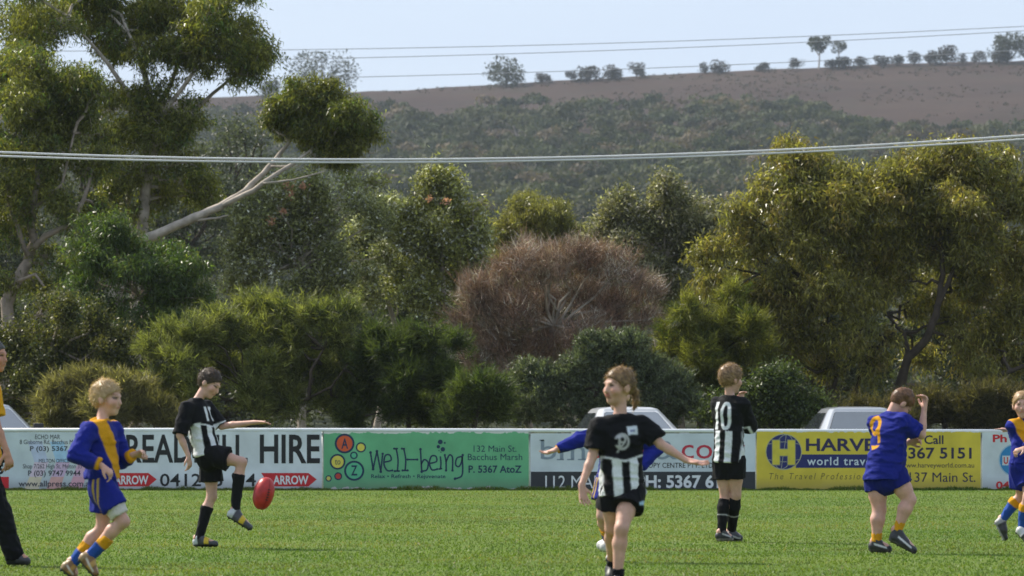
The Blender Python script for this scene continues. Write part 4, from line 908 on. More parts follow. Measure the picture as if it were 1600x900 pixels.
def car(label, loc, yaw, paint, h=1.42, antenna=False, mirror=True):
    c = tag(empty('parked_car', loc), label, 'car', 'cars parked behind the fence'); c.rotation_euler.z = yaw
    # body: cross-sections along the length (x: rear -2.3 .. front 2.3)
    st = [(-2.28, .55, .62, .80), (-2.20, .74, .34, .92), (-1.6, .84, .26, .99), (-0.9, .86, .24, .99), (0.4, .87, .24, .97), (1.0, .86, .25, .94), (1.7, .83, .26, .86), (2.15, .74, .32, .74), (2.26, .56, .48, .64)]
    rings = []
    for x, hw, z0, z1 in st:
        m_ = (z0 + z1) / 2
        rings.append([(x, -hw * .86, z0), (x, -hw, z0 + .08), (x, -hw * 1.01, m_), (x, -hw * .97, z1 - .08), (x, -hw * .86, z1), (x, -hw * .4, z1 + .012), (x, hw * .4, z1 + .012),
                      (x, hw * .86, z1), (x, hw * .97, z1 - .08), (x, hw * 1.01, m_), (x, hw, z0 + .08), (x, hw * .86, z0)])
    mb = MB(); mb.loft(rings); body = mb.build('body', paint, c, smooth=True)
    # cabin: belt ring, roof edge ring, roof crown ring
    zb = .955
    belt = [(-1.75, -.70), (-1.45, -.785), (1.15, -.79), (1.35, -.68), (1.35, .68), (1.15, .79), (-1.45, .785), (-1.75, .70)]
    roof = [(-1.10, -.50), (-.92, -.565), (.28, -.575), (.44, -.50), (.44, .50), (.28, .575), (-.92, .565), (-1.10, .50)]
    shoulder = [(x * .95 - .015, y * .93) for x, y in roof]; crown = [(x * .82 - .05, y * .74) for x, y in roof]; crown2 = [(x * .45 - .1, y * .4) for x, y in roof]
    zr = h - .085
    R = [[(x, y, zb) for x, y in belt], [(x, y, zr) for x, y in roof], [(x, y, h - .040) for x, y in shoulder], [(x, y, h - .012) for x, y in crown], [(x, y, h) for x, y in crown2]]
    mb = MB(); mb.loft(R); cab = mb.build('cabin', paint, c); 
    bv = cab.modifiers.new('bevel', 'BEVEL'); bv.width = 0.025; bv.segments = 3; bv.limit_method = 'ANGLE'; bv.angle_limit = math.radians(12)
    for p in cab.data.polygons: p.use_smooth = True
    def pane(name, i, j, u0, u1, v0, v1, split=None):
        a, b = np.array(R[0][i]), np.array(R[0][j]); e, f = np.array(R[1][i]), np.array(R[1][j])
        def pt(u, v): return (a * (1 - u) + b * u) * (1 - v) + (e * (1 - u) + f * u) * v
        nrm = np.cross(b - a, e - a); nrm /= np.linalg.norm(nrm); ctr = (a + b + e + f) / 4
        if nrm[:2] @ ctr[:2] < 0 and abs(nrm[:2] @ ctr[:2]) > 1e-6: nrm = -nrm
        k = [(u0 + .015, v0), (u1 - .015, v0), (u1, v0 + .06), (u1, v1 - .06), (u1 - .03, v1), (u0 + .03, v1), (u0, v1 - .06), (u0, v0 + .06)]
        for nm, mt, grow, o in (('window_seal', M_trim, .012, .006), (name, M_glass, 0, .012)):
            m_ = MB(); cu, cv = (u0 + u1) / 2, (v0 + v1) / 2
            top = [pt(cu + (u - cu) * (1 + grow * 2), cv + (v - cv) * (1 + grow * 3)) + nrm * o for u, v in k]
            m_.poly(top); m_.loft([[p - nrm * .005 for p in top], top], False); m_.build(nm, mt, c)
    pane('windscreen', 3, 4, .04, .96, .06, .94); pane('rear_window', 7, 0, .05, .95, .06, .94)
    for i, j in ((1, 2), (5, 6)):
        us = ((.06, .46), (.50, .93)) if i == 1 else ((.07, .50), (.54, .94))
        for u0, u1 in us: pane('side_window', i, j, u0, u1, .08, .90)
    for x in (-1.38, 1.42):
        for sgn in (-1, 1):
            w = empty('wheel'); w.parent = c; w.location = (x, sgn * .78, .31)
            mb = MB(); an = [2 * math.pi * i / 20 for i in range(20)]
            prof = ((.20, -.09), (.29, -.095), (.31, -.07), (.31, .07), (.29, .095), (.20, .09))
            mb.loft([[(r * math.cos(a), y, r * math.sin(a)) for a in an] for r, y in prof]); mb.build('tyre', M_rubber, w, smooth=True)
            mb = MB(); mb.loft([[(r * math.cos(a), sgn * y, r * math.sin(a)) for a in an] for r, y in ((.20, .05), (.19, .092), (.06, .075), (.03, .10))]); mb.build('rim', M_chrome, w)
    for sgn in (-1, 1):
        mb = MB(); mb.box((2.14, sgn * .55 - .14, .60), (2.245, sgn * .55 + .14, .72)); mb.build('headlight', M_lamp, c, bevel=.02)
        mb = MB(); mb.box((-2.275, sgn * .56 - .15, .70), (-2.16, sgn * .56 + .15, .86)); mb.build('tail_light', M_tail, c, bevel=.02)
        if mirror:
            zm = .985 if mirror == 'dark' else .84
            mb = MB(); mb.box((.86, sgn * .90 - .09, zm), (.96, sgn * .90 + .09, zm + .115)); mb.box((.88, sgn * .80 - .05, zm), (.92, sgn * .80 + .05, zm + .04)); mb.build('mirror', M_trim if mirror == 'dark' else paint, c, bevel=.02)
    mb = MB(); mb.box((-2.33, -.78, .38), (-2.20, .78, .52)); mb.build('bumper', paint, c, bevel=.03)
    mb = MB(); mb.box((2.18, -.76, .34), (2.32, .76, .50)); mb.build('bumper', paint, c, bevel=.03)
    if antenna:
        mb = MB(); mb.tube([(-1.30, -.72, .95), (-1.36, -.73, 1.78)], [.006, .004], 6); mb.build('antenna', M_chrome, c)
    return c
CARD = 77.5
def cp(px): return (px - CX) * CARD / FPX
car('white sedan behind the copy-centre board, half hidden by the players', (cp(982), CARD + 1.2, 0), math.radians(-90 + 7), M_paint_w, 1.40)
car('silver sedan with a thin aerial behind the yellow board', (cp(1340), CARD + 1.2, 0), math.radians(90 + 3), M_paint_s, 1.40, antenna=True)
car('silver car nosing in behind the boards at the left edge', (cp(-42), CARD + 0.6, 0), math.radians(-70), M_paint_s, 1.46, mirror='dark')
# ------------------------------------------------------------------ soft-surface builder for people and clothes
class SDF:
    def __init__(s): s.p = []
    def cone(s, a, b, ra, rb, k=0.012, flat=None, cut=None):
        """tapered capsule; flat=(axis, ratio): section squeezed along axis; cut=[(point, normal)]: keep the side the normal points away from"""
        s.p.append((np.array(a, float), np.array(b, float), ra, rb, k, flat, cut or []))
    def ball(s, c, r, k=0.012, axes=None, cut=None):
        """ellipsoid with axes [(unit vec, radius)...]"""
        s.p.append((np.array(c, float), axes, r, None, k, None, cut or []))
    def mesh(s, h, warp=None):
        lo = np.full(3, 1e9); hi = -lo; box = []
        for q in s.p:
            if q[3] is None:
                R = max(a[1] for a in q[1]) if q[1] else q[2]; l, u = q[0] - R, q[0] + R
            else:
                R = max(q[2], q[3]); l, u = np.minimum(q[0], q[1]) - R, np.maximum(q[0], q[1]) + R
            box.append((l, u)); lo = np.minimum(lo, l); hi = np.maximum(hi, u)
        lo -= 4 * h; n = np.ceil((hi + 4 * h - lo) / h).astype(int) + 1
        D = np.full(n, 1.0, np.float32)
        for q, (l, u) in zip(s.p, box):
            i0 = np.maximum(((l - lo - 0.03) / h).astype(int), 0); i1 = np.minimum(((u - lo + 0.03) / h).astype(int) + 2, n)
            g = np.stack(np.meshgrid(*[lo[i] + h * np.arange(i0[i], i1[i]) for i in range(3)], indexing='ij'), -1)
            if q[3] is None:
                v = g - q[0]
                if q[1]:
                    e = np.stack([(v @ np.array(a[0])) / a[1] for a in q[1]], -1); ln = np.linalg.norm(e, axis=-1)
                    e2 = np.stack([(v @ np.array(a[0])) / a[1] ** 2 for a in q[1]], -1); d = ln * (ln - 1) / (np.linalg.norm(e2, axis=-1) + 1e-6)
                else: d = np.linalg.norm(v, axis=-1) - q[2]
            else:
                a, b = q[0], q[1]; v = g - a; ba = b - a; L2 = ba @ ba + 1e-12
                t = np.clip((v @ ba) / L2, 0, 1); w = v - t[..., None] * ba; sc = 1.0
                if q[5] is not None:
                    ax, ra_ = q[5]; ax = np.array(ax); w = w + (w @ ax)[..., None] * ax * (1 / ra_ - 1); sc = 0.5 + 0.5 * ra_
                d = (np.linalg.norm(w, axis=-1) - (q[2] + (q[3] - q[2]) * t)) * sc
            for pnt, nrm in q[6]:
                nrm = np.array(nrm, float); nrm /= np.linalg.norm(nrm); d = np.maximum(d, (g - np.array(pnt)) @ nrm)
            S = D[i0[0]:i1[0], i0[1]:i1[1], i0[2]:i1[2]]; k = q[4]
            hh = np.clip(0.5 + 0.5 * (S - d) / k, 0, 1); S[...] = S * (1 - hh) + d * hh - k * hh * (1 - hh)
        # surface nets
        ins = D < 0; c = [ins[a:n[0] - 1 + a, b:n[1] - 1 + b, e:n[2] - 1 + e] for a in (0, 1) for b in (0, 1) for e in (0, 1)]
        m = np.any(c, axis=0) & ~np.all(c, axis=0); I = np.argwhere(m); idx = np.full(m.shape, -1, np.int64); idx[m] = np.arange(len(I))
        acc = np.zeros((len(I), 3)); cnt = np.zeros(len(I))
        cor = np.array([(a, b, e) for a in (0, 1) for b in (0, 1) for e in (0, 1)])
        for x in range(8):
            for y in range(x + 1, 8):
                if np.abs(cor[x] - cor[y]).sum() != 1: continue
                A = D[tuple((I + cor[x]).T)]; B = D[tuple((I + cor[y]).T)]; z = (A < 0) != (B < 0)
                t = np.where(z, A / np.where(z, A - B, 1), 0)
                acc += np.where(z[:, None], cor[x] + t[:, None] * (cor[y] - cor[x]), 0); cnt += z
        V = (I + acc / cnt[:, None]) * h + lo; F = []
        for ax in range(3):
            s0 = [slice(1, -1)] * 3; s1 = list(s0); s0[ax] = slice(0, -1); s1[ax] = slice(1, None)
            A, B = ins[tuple(s0)], ins[tuple(s1)]; E = np.argwhere(A != B); sg = A[tuple(E.T)]
            off = np.ones(3, int); off[ax] = 0; E = E + off; u, w = (ax + 1) % 3, (ax + 2) % 3
            eu = np.zeros(3, int); eu[u] = 1; ew = np.zeros(3, int); ew[w] = 1
            q = np.stack([idx[tuple((E - eu - ew).T)], idx[tuple((E - ew).T)], idx[tuple(E.T)], idx[tuple((E - eu).T)]], 1)
            q[~sg] = q[~sg][:, ::-1]; F.append(q)
        return V, np.concatenate(F)

def vnormals(V, F):
    a = np.cross(V[F[:, 2]] - V[F[:, 0]], V[F[:, 3]] - V[F[:, 1]]); N = np.zeros_like(V)
    for i in range(4): np.add.at(N, F[:, i], a)
    return unit(N)

def noise3(P_, s, seed):
    x, y, z = P_[:, 0] / s, P_[:, 1] / s, P_[:, 2] / s
    return (fbm2(x + z * .37, y - z * .53, 1, seed, 2) + fbm2(y + x * .41 + 7, z + x * .29, 1, seed + 3, 2) + fbm2(z + y * .31 + 3, x - y * .47, 1, seed + 5, 2)) / 3 - 0.5

def folds(V, F, amp, s=0.07, seed=1, axis=None):
    N = vnormals(V, F); Q = V.copy()
    if axis is not None: Q = Q - (Q @ axis)[:, None] * axis * 0.65
    r = noise3(Q, s, seed); r2 = noise3(Q, s * 0.45, seed + 20)
    ridge = 1 - np.clip(np.abs(r) / .08, 0, 1)
    return V + N * ((ridge - .35) * 1.3 * amp + r2 * amp * 5)[:, None]

def U(*v):
    v = np.array(v, float); return v / np.linalg.norm(v)

SKIN = np.array([0.56, 0.335, 0.255])
class Person:
    def __init__(s, label, d, k, group, skin=SKIN):
        s.d, s.k, s.skin = d, k, np.array(skin); s.J = {}; s.hsc = 1.13; s.leg = 1.0; s.label = label; s.group = group; s.m = d / FPX
    def j(s, name, px, py, dy=0.0):
        p = P(px, py, s.d); q = P(px, py, s.d + dy); s.J[name] = q; return q
    def set(s, **kw):
        for n, v in kw.items(): s.j(n, *v)
    def frame(s):
        J = s.J; s.R = unit(J['shR'] - J['shL']); s.Ud = unit((J['shR'] + J['shL']) / 2 - J['pel']); s.Ud = unit(s.Ud - (s.Ud @ s.R) * s.R); s.F = np.cross(s.Ud, s.R)
        s.hR = unit(J['hipR'] - J['hipL']); s.hF = unit(np.cross(s.Ud, s.hR))
        s.org = np.array([J['pel'][0], J['pel'][1], 0.0])
    def z(s, name, px, z, dy=0.0):
        dd = s.d + dy; s.J[name] = np.array([(px - CX) * dd / FPX, dd, z])
    def foot(s, sd, heel, toe, dyh=0.0, dyt=0.0):
        """foot flat on the ground between two picture columns"""
        s.z('he' + sd, heel, .018, dyh); s.z('to' + sd, toe, .020, dyt)
        D = unit(s.J['to' + sd] - s.J['he' + sd]); s.J['an' + sd] = s.J['he' + sd] + D * .055 * s.k + np.array([0, 0, .072 * s.k])
    def hips(s, yaw_like=None, w=0.075):
        """hip joints either side of the pelvis; yaw_like: person's right direction (x, y)"""
        r = U(yaw_like[0], yaw_like[1], yaw_like[2] if len(yaw_like) > 2 else 0); s.J['hipR'] = s.J['pel'] + r * w * s.k; s.J['hipL'] = s.J['pel'] - r * w * s.k
    def torso(s, S, g=0.0, low=0.0, k=0.03):
        J, q = s.J, s.k; sh = (J['shR'] + J['shL']) / 2; ch = sh - s.Ud * 0.09 * q
        fl = (s.F, 0.66)
        S.cone(J['pel'] + s.Ud * 0.02, J['pel'] * .55 + ch * .45, .116 * q + g, .106 * q + g, k, (s.hF, 0.72))
        S.cone(J['pel'] * .55 + ch * .45, ch, .106 * q + g, .122 * q + g, k, fl)
        S.cone(J['shL'] - s.Ud * .022 * q, J['shR'] - s.Ud * .022 * q, .046 * q + g, .046 * q + g, k, None)
        S.cone(ch, sh, .115 * q + g, .07 * q + g, k, fl)
    def hand(s, S, w, tip, nrm, curl=0.3, spread=1.0, thumb=1):
        q = s.k; D = unit(tip - w); nrm = unit(nrm - (nrm @ D) * D); sd = np.cross(D, nrm); L = 0.165 * q
        S.cone(w, w + D * .03 * q, .022 * q, .024 * q, .012, (nrm, .8)); S.cone(w + D * .025 * q, w + D * .072 * q, .027 * q, .035 * q, .012, (nrm, .48))
        for i, (o, l) in enumerate(((-.028, .78), (-.0095, .95), (.0095, 1.0), (.028, .9))):
            b = w + D * .078 * q + sd * o * q; dd = unit(D + sd * o * 7 * spread); c1 = unit(dd - nrm * curl); c2 = unit(dd * (1 - curl * 1.2) - nrm * curl * 2.2)
            e = b + c1 * .042 * q * l; S.cone(b, e, .0095 * q, .0085 * q, .003); S.cone(e, e + c2 * .036 * q * l, .0085 * q, .0068 * q, .003)
        b = w + D * .028 * q + sd * .026 * q * thumb; e = b + unit(D * .7 + sd * thumb * .75 - nrm * .3) * .04 * q
        S.cone(b, e, .013 * q, .0105 * q, .006); S.cone(e, e + unit(D + sd * thumb * .25 - nrm * .4) * .032 * q, .0105 * q, .008 * q, .004)
    def build(s, face, up=(0, 0, 1), hands=None, mouth_open=0.0, hair=None, long_sleeve=False):
        J, q = s.J, s.k; s.frame()
        s.root = tag(empty('person', s.org), s.label, 'person', s.group)
        S = SDF(); s.torso(S)
        f = U(*face); u = U(*up); u = unit(u - (u @ f) * f); r = np.cross(f, u); s.hf, s.hu, s.hr = f, u, r
        hc = J['head']; hs = q * s.hsc; s.hs = hs
        nb = (J['shR'] + J['shL']) / 2 + s.Ud * .02 * q
        S.cone(nb, hc - u * .055 * hs - f * .018 * hs, .047 * q, .039 * q, .02)
        S.ball(hc + u * .022 * hs - f * .014 * hs, 0, .015, [(r, .068 * hs), (f, .090 * hs), (u, .084 * hs)])
        S.ball(hc - u * .035 * hs + f * .026 * hs, 0, .025, [(r, .049 * hs), (f, .055 * hs), (u, .068 * hs)])
        S.cone(hc - u * .088 * hs + f * .056 * hs, hc - u * .06 * hs - f * .0 * hs, .020 * hs, .03 * hs, .025)
        S.cone(hc + f * .078 * hs + u * .004 * hs, hc + f * .090 * hs - u * .03 * hs, .008 * hs, .0125 * hs, .010)
        S.cone(hc + f * .073 * hs + u * .018 * hs - r * .03 * hs, hc + f * .073 * hs + u * .018 * hs + r * .03 * hs, .010 * hs, .010 * hs, .012)
        S.cone(hc + f * .076 * hs - u * .055 * hs - r * .014 * hs, hc + f * .076 * hs - u * .055 * hs + r * .014 * hs, .010 * hs, .010 * hs, .008)
        for sg in (-1, 1):
            S.ball(hc + r * sg * .070 * hs - u * .012 * hs - f * .012 * hs, 0, .006, [(r, .011 * hs), (unit(f * .9 + r * sg * .3), .020 * hs), (u, .031 * hs)])
            S.ball(hc + r * sg * .036 * hs + f * .050 * hs - u * .028 * hs, .026 * hs, .02)
        for sd in 'LR':
            sh, el, wr = J['sh' + sd], J['el' + sd], J['wr' + sd]
            S.cone(sh - s.Ud * .008 * q, sh * .4 + el * .6, .042 * q, .036 * q, .02); S.cone(sh * .4 + el * .6, el, .036 * q, .031 * q, .015)
            S.cone(el, el * .65 + wr * .35, .031 * q, .031 * q, .015); S.cone(el * .65 + wr * .35, wr, .031 * q, .020 * q, .012)
            hd = (hands or {}).get(sd, {}); n_ = hd.get('n', s.F)
            s.hand(S, wr, J.get('ha' + sd, wr + unit(wr - el) * .15), np.array(n_, float), hd.get('curl', .3), hd.get('spread', 1.0), hd.get('thumb', 1 if sd == 'R' else -1))
            hp, kn, an, to = J['hip' + sd], J['kn' + sd], J['an' + sd], J['to' + sd]
            lg = s.leg; S.cone(hp + (kn - hp) * .06, hp * .4 + kn * .6, .072 * q * lg, .059 * q * lg, .03); S.cone(hp * .4 + kn * .6, kn, .059 * q * lg, .045 * q * lg, .02)
            ba = unit(np.cross(unit(an - kn), s.hR)); ba = ba if ba @ s.hF < 0 else -ba
            S.cone(kn, kn * .7 + an * .3 + ba * .012, .043 * q * lg, .047 * q * lg, .02); S.cone(kn * .7 + an * .3 + ba * .012, an, .047 * q * lg, .028 * q, .02)
            S.cone(an - unit(to - an) * .02 - (unit(an - kn)) * -.01, to - unit(to - an) * .05 * q, .034 * q, .030 * q, .02)
        V, F = S.mesh(.0092)
        C = np.tile(s.skin, (len(V), 1)); rel = (V - hc) / hs; a, b, c = rel @ r, rel @ f, rel @ u
        C = C * (1 + 0.35 * noise3(V, .06, 4) + .2 * noise3(V, .02, 7))[:, None]; C[:, 1:] *= (1 - .35 * np.clip(noise3(V, .09, 14), 0, 1))[:, None]
        onface = (b > .03) & (np.abs(a) < .07)
        def dab(mask, col, t): C[mask] = C[mask] * (1 - t) + np.array(col) * t
        ch = np.exp(-(((np.abs(a) - .042) / .02) ** 2 + ((c + .03) / .022) ** 2)) * (b > .02); C[:] = C * (1 - .35 * ch[:, None]) + np.array([.58, .20, .15]) * .35 * ch[:, None]
        dab(onface & (np.abs(np.abs(a) - .032) < .014) & (np.abs(c - .004) < .0065), (.06, .04, .035), .85)
        dab(onface & (np.abs(np.abs(a) - .032) < .019) & (np.abs(c - .024) < .005), (.20, .11, .06), .6)
        dab(onface & (b > .05) & (np.abs(a) < .022) & (np.abs(c + .055) < .007 + mouth_open), (.28, .07, .06) if mouth_open else (.42, .16, .13), .75)
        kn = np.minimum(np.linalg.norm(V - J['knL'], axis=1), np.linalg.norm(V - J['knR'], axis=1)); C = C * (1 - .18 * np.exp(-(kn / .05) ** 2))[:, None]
        me = np_mesh('body', V - s.org, F, True, C); s.body = link('body', me, M_skin, s.root)
        return s
    def part(s, name, S, h, color, amp=0, fs=.07, seed=1, axis=None, mat=None):
        V, F = S.mesh(h)
        if callable(color):                      # pattern averaged over the cloth round each point, so edges stay clean
            C = np.mean([color(V + np.array(o) * h * .55) for o in ((0, 0, 0), (1, 0, 0), (-1, 0, 0), (0, 1, 0), (0, -1, 0), (0, 0, 1), (0, 0, -1))], axis=0)
        else: C = np.tile(np.array(color), (len(V), 1))
        if amp: V = folds(V, F, amp, fs, seed, axis)
        return link(name, np_mesh(name, V - s.org, F, True, C), mat or M_cloth, s.root)
    def tuv(s, V):
        """torso coordinates: right, up from pelvis, front"""
        v = V - s.J['pel']; return v @ s.R, v @ s.Ud, v @ s.F
    def shirt(s, color, sleeve=0.55, g=.016, hem=0.02, long=False, loose=.010, seed=3, amp=.007):
        J, q = s.J, s.k; S = SDF(); sh = (J['shR'] + J['shL']) / 2; ch = sh - s.Ud * 0.09 * q
        S.cone(J['pel'] - s.Ud * (hem + .02), J['pel'] * .5 + ch * .5, .142 * q + loose, .116 * q + loose, .03, (unit(s.F + s.hF), 0.80), [(J['pel'] - s.Ud * hem, -s.Ud)])
        S.cone(J['pel'] * .5 + ch * .5, ch, .116 * q + loose, .125 * q + g, .03, (s.F, 0.72))
        S.cone(ch, sh + s.Ud * .005, .12 * q + g, .078 * q + g, .03, (s.F, .70), [(sh + s.Ud * .058 * q + s.F * 0, s.Ud)])
        S.cone(J['shL'] - s.Ud * .026 * q, J['shR'] - s.Ud * .026 * q, .046 * q + g * .8, .046 * q + g * .8, .03)
        for sd in 'LR': S.cone(sh + s.Ud * .018 * q, J['sh' + sd] - s.Ud * .005 * q, .052 * q, .034 * q, .03, None, [(sh + s.Ud * .058 * q, s.Ud)])
        for sd in 'LR':
            a, e, w = J['sh' + sd], J['el' + sd], J['wr' + sd]
            if long:
                S.cone(a - s.Ud * .012 * q, e, .047 * q + g, .043 * q + g, .02); S.cone(e, w, .043 * q + g, .030 * q + g * .6, .015, None, [(w + (e - w) * .02, w - e)])
            else:
                t = a + (e - a) * sleeve; S.cone(a - s.Ud * .012 * q, a + (e - a) * (sleeve + .15), .046 * q + g, .052 * q + g, .02, None, [(t, e - a)])
                if sleeve > 1.0: S.cone(e, e + (w - e) * (sleeve - 1 + .1), .050 * q + g, .048 * q + g, .02, None, [(e + (w - e) * (sleeve - 1), w - e)])
        return s.part('shirt', S, .0074, color, amp * .75, .085, seed, s.R)
    def shorts(s, color, leg=.55, g=.022, seed=9, flare=.018, amp=.006):
        J, q = s.J, s.k; S = SDF()
        S.cone(J['pel'] + s.Ud * .06 * q, J['pel'] - s.Ud * .04, .128 * q, .134 * q + .004, .03, (s.hF, .74), [(J['pel'] + s.Ud * .07 * q, s.Ud)])
        for sd in 'LR':
            a, kk = J['hip' + sd], J['kn' + sd]; t = a + (kk - a) * leg
            S.cone(a + (kk - a) * .10, a + (kk - a) * (leg + .2), .088 * q + .004, .076 * q + .010 + flare, .014, None, [(t, kk - a)])
        return s.part('shorts', S, .008, color, amp, .08, seed, s.Ud)
    def sock(s, sd, color, top=.25, g=.006):
        J, q = s.J, s.k; kn, an = J['kn' + sd], J['an' + sd]; S = SDF(); ba = unit(np.cross(unit(an - kn), s.hR)); ba = ba if ba @ s.hF < 0 else -ba
        mid = kn * .7 + an * .3 + ba * .012; a = kn + (an - kn) * top; up = [(a, kn - an)]
        if top < .30: S.cone(kn + (an - kn) * max(top - .12, 0), mid, .044 * q + g, .048 * q + g, .02, None, up)
        S.cone(mid if top < .30 else a - (an - kn) * .05, an, (.048 if top < .3 else .048 - .019 * (top - .3) / .7) * q + g, .033 * q + g, .02, None, up); S.cone(an, an + unit(an - kn) * .02, .033 * q + g, .032 * q, .01)
        return s.part('sock', S, .008, color, .003, .04, 5, unit(an - kn))
    def boot(s, sd, color, L=None, sole=None):
        J, q = s.J, s.k; an, to, kn = J['an' + sd], J['to' + sd], J['kn' + sd]; D = unit(to - an); leg = unit(kn - an)
        upv = unit(leg - (leg @ D) * D); rt = np.cross(D, upv)
        S = SDF(); L = np.linalg.norm(to - an); heel = J.get('he' + sd, an - D * .045 * q - upv * .055 * q); base = to
        fd = unit(to - heel); upf = unit(leg - (leg @ fd) * fd); rt = np.cross(fd, upf); FL = np.linalg.norm(to - heel)
        S.cone(heel + fd * .030 * q + upf * .034 * q, heel + fd * FL * .5 + upf * .030 * q, .034 * q, .035 * q, .02)
        S.cone(heel + fd * FL * .5 + upf * .028 * q, to - fd * .028 * q + upf * .018 * q, .036 * q, .027 * q, .02, (rt, 1.15))
        S.cone(heel + fd * .035 * q + upf * .04 * q, an - upf * .0, .036 * q, .037 * q, .02); S.cone(an, heel + fd * FL * .55 + upf * .04 * q, .034 * q, .03 * q, .02)
        S.cone(heel + fd * .028 * q + upf * .006, to - fd * .03 * q + upf * .004, .030 * q, .030 * q, .004, (upf, .45))
        for t in (.12, .35, .68, .9):
            for w in (-.018, .018): S.cone(heel + fd * FL * t + rt * w * q + upf * .0, heel + fd * FL * t + rt * w * q - upf * .012, .007, .006, .002)
        def cf(V):
            v = V - heel; x, z = (v @ fd) / FL, v @ upf
            return color(x, z / q, v @ rt, len(V))
        return s.part('boot', S, .0065, cf, 0, mat=M_boot)
    def hair(s, cols, length=.016, back=-.085, front=.055, seed=1, fuzz=700, fl=.03, side=-.02, tail=None):
        """cap of hair over the scalp plus loose strands"""
        rg = np.random.default_rng(seed); hs = s.hs; hc, f, u, r = s.J['head'], s.hf, s.hu, s.hr; S = SDF(); pts = []
        c0 = hc + u * .022 * hs - f * .014 * hs; t_ = length * hs
        # two shells trimmed along the hairline: fringe to ear, ear to nape
        A = hc + f * .075 * hs + u * front * hs; E = hc - f * .004 * hs + u * side * hs; B = hc - f * .10 * hs + u * back * hs
        n1 = np.cross(E - A, r); n1 = n1 if n1 @ u < 0 else -n1; n2 = np.cross(B - E, r); n2 = n2 if n2 @ u < 0 else -n2
        rad = [(r, .068 * hs + t_ * .6), (f, .090 * hs + t_ * .6), (u, .084 * hs + t_ * .8)]
        S.ball(c0, 0, .006, rad, [(A, n1), (B, n2)] if back < side else [(A, n1)])
        if back < side: S.ball(c0 - f * .004, 0, .006, rad, [(B, n2), (E + f * .012 * hs, f)])
        for _ in range(14):
            v = unit(rg.normal(size=3)); v[2] = abs(v[2]) * .8 + .25; v = unit(v)
            S.ball(c0 + r * v[0] * rad[0][1] * .92 + f * (v[1] * .8 - .1) * rad[1][1] * .92 + u * v[2] * rad[2][1] * .92, (.011 + .008 * rg.random()) * hs, .016)
        if tail is not None:
            t = [np.array(x) for x in tail]
            for i in range(len(t) - 1): S.cone(t[i], t[i + 1], .020 * hs if i else .014 * hs, .022 * hs if i < len(t) - 2 else .010 * hs, .01)
        V, F = S.mesh(.0065); c_ = np.array(cols[0]); c2 = np.array(cols[1]); n_ = noise3(V, .012, seed + 3)[:, None]
        C = c_ + (c2 - c_) * np.clip(.5 + n_ * 3, 0, 1)
        N = vnormals(V, F); V = V + N * (noise3(V - (V @ u)[:, None] * u * .6, .010, seed) * .007 * hs)[:, None]
        idx = rg.integers(0, len(V), fuzz); base = V[idx] - N[idx] * .004
        ax = unit(N[idx] * .45 + np.cross(N[idx], np.cross(f * .5 - u * .6, N[idx])) * .8 + rg.normal(size=(fuzz, 3)) * .35); Ln = fl * hs * (.4 + .8 * rg.random(fuzz))
        Q = leaf_quads(base, ax, Ln, np.full(fuzz, .0026)); nV = len(V)
        Vall = np.concatenate([V, Q.reshape(-1, 3)]); Fall = np.concatenate([F, nV + np.arange(4 * fuzz).reshape(-1, 4)])
        Call = np.concatenate([C, np.repeat(c_ + (c2 - c_) * rg.random((fuzz, 1)), 4, 0)])
        return link('hair', np_mesh('hair', Vall - s.org, Fall, True, Call), M_hair, s.root)
# ------------------------------------------------------------------ the players
BLK, WHT = np.array([.008, .008, .010]), np.array([.66, .68, .71])
BLU, GLD = np.array([.012, .020, .210]), np.array([.60, .285, .012])
SBLU = np.array([.02, .07, .30])
PLAYERS = 'young football players on the field'
def put(C, m, col): C[m] = col
def magpie(p, back=None, front=None, vtop=.22):
    def f(V):
        u, v, w = p.tuv(V); q = p.k; u, v, w = u / q, v / q, w / q; C = np.tile(BLK, (len(V), 1))
        edge = vtop + .25 * np.abs(u) * (w > 0)
        body = (np.abs(u) < np.where(v < .10, .20, .158)) & (v < edge)
        ph = np.mod(u + .0325 + (.0 if front else .0), .115) > .055
        put(C, body & ph, WHT); put(C, (w > 0) & (np.abs(v - edge) < .006) & (np.abs(u) < .16), WHT)
        if back:
            for (u0, dgt) in back: put(C, (w < -.02) & digit(dgt, u - u0, v - .37, .105, .25, .030), WHT)
        if front: front(C, u, v, w)
        return C
    return f
def digit(c, x, y, W_, H_, t):
    if c == '1': return (np.abs(x) < t * .62) & (np.abs(y) < H_ / 2)
    if c == '0':
        def rr(a, b): return (np.abs(x / a) ** 2.6 + np.abs(y / b) ** 2.6) < 1
        return rr(W_ / 2, H_ / 2) & ~rr(W_ / 2 - t, H_ / 2 - t)
    if c == '9':
        yy = y - H_ * .22; o = ((x / (W_ / 2)) ** 2 + (yy / (H_ * .30)) ** 2 < 1) & ~((x / (W_ / 2 - t)) ** 2 + (yy / (H_ * .30 - t)) ** 2 < 1)
        st = (np.abs(x - (W_ / 2 - t / 2)) < t / 2) & (y < H_ * .22) & (y > -H_ * .3)
        tl = ((x / (W_ / 2)) ** 2 + ((y + H_ * .25) / (H_ * .25)) ** 2 < 1) & ~((x / (W_ / 2 - t)) ** 2 + ((y + H_ * .25) / (H_ * .25 - t)) ** 2 < 1) & (y < -H_ * .36)
        return o | st | tl
    if c == '7': return ((np.abs(y - H_ / 2 + t / 2) < t / 2) & (np.abs(x) < W_ / 2)) | ((np.abs(x - y * W_ / H_ * .7) < t * .6) & (np.abs(y) < H_ / 2))
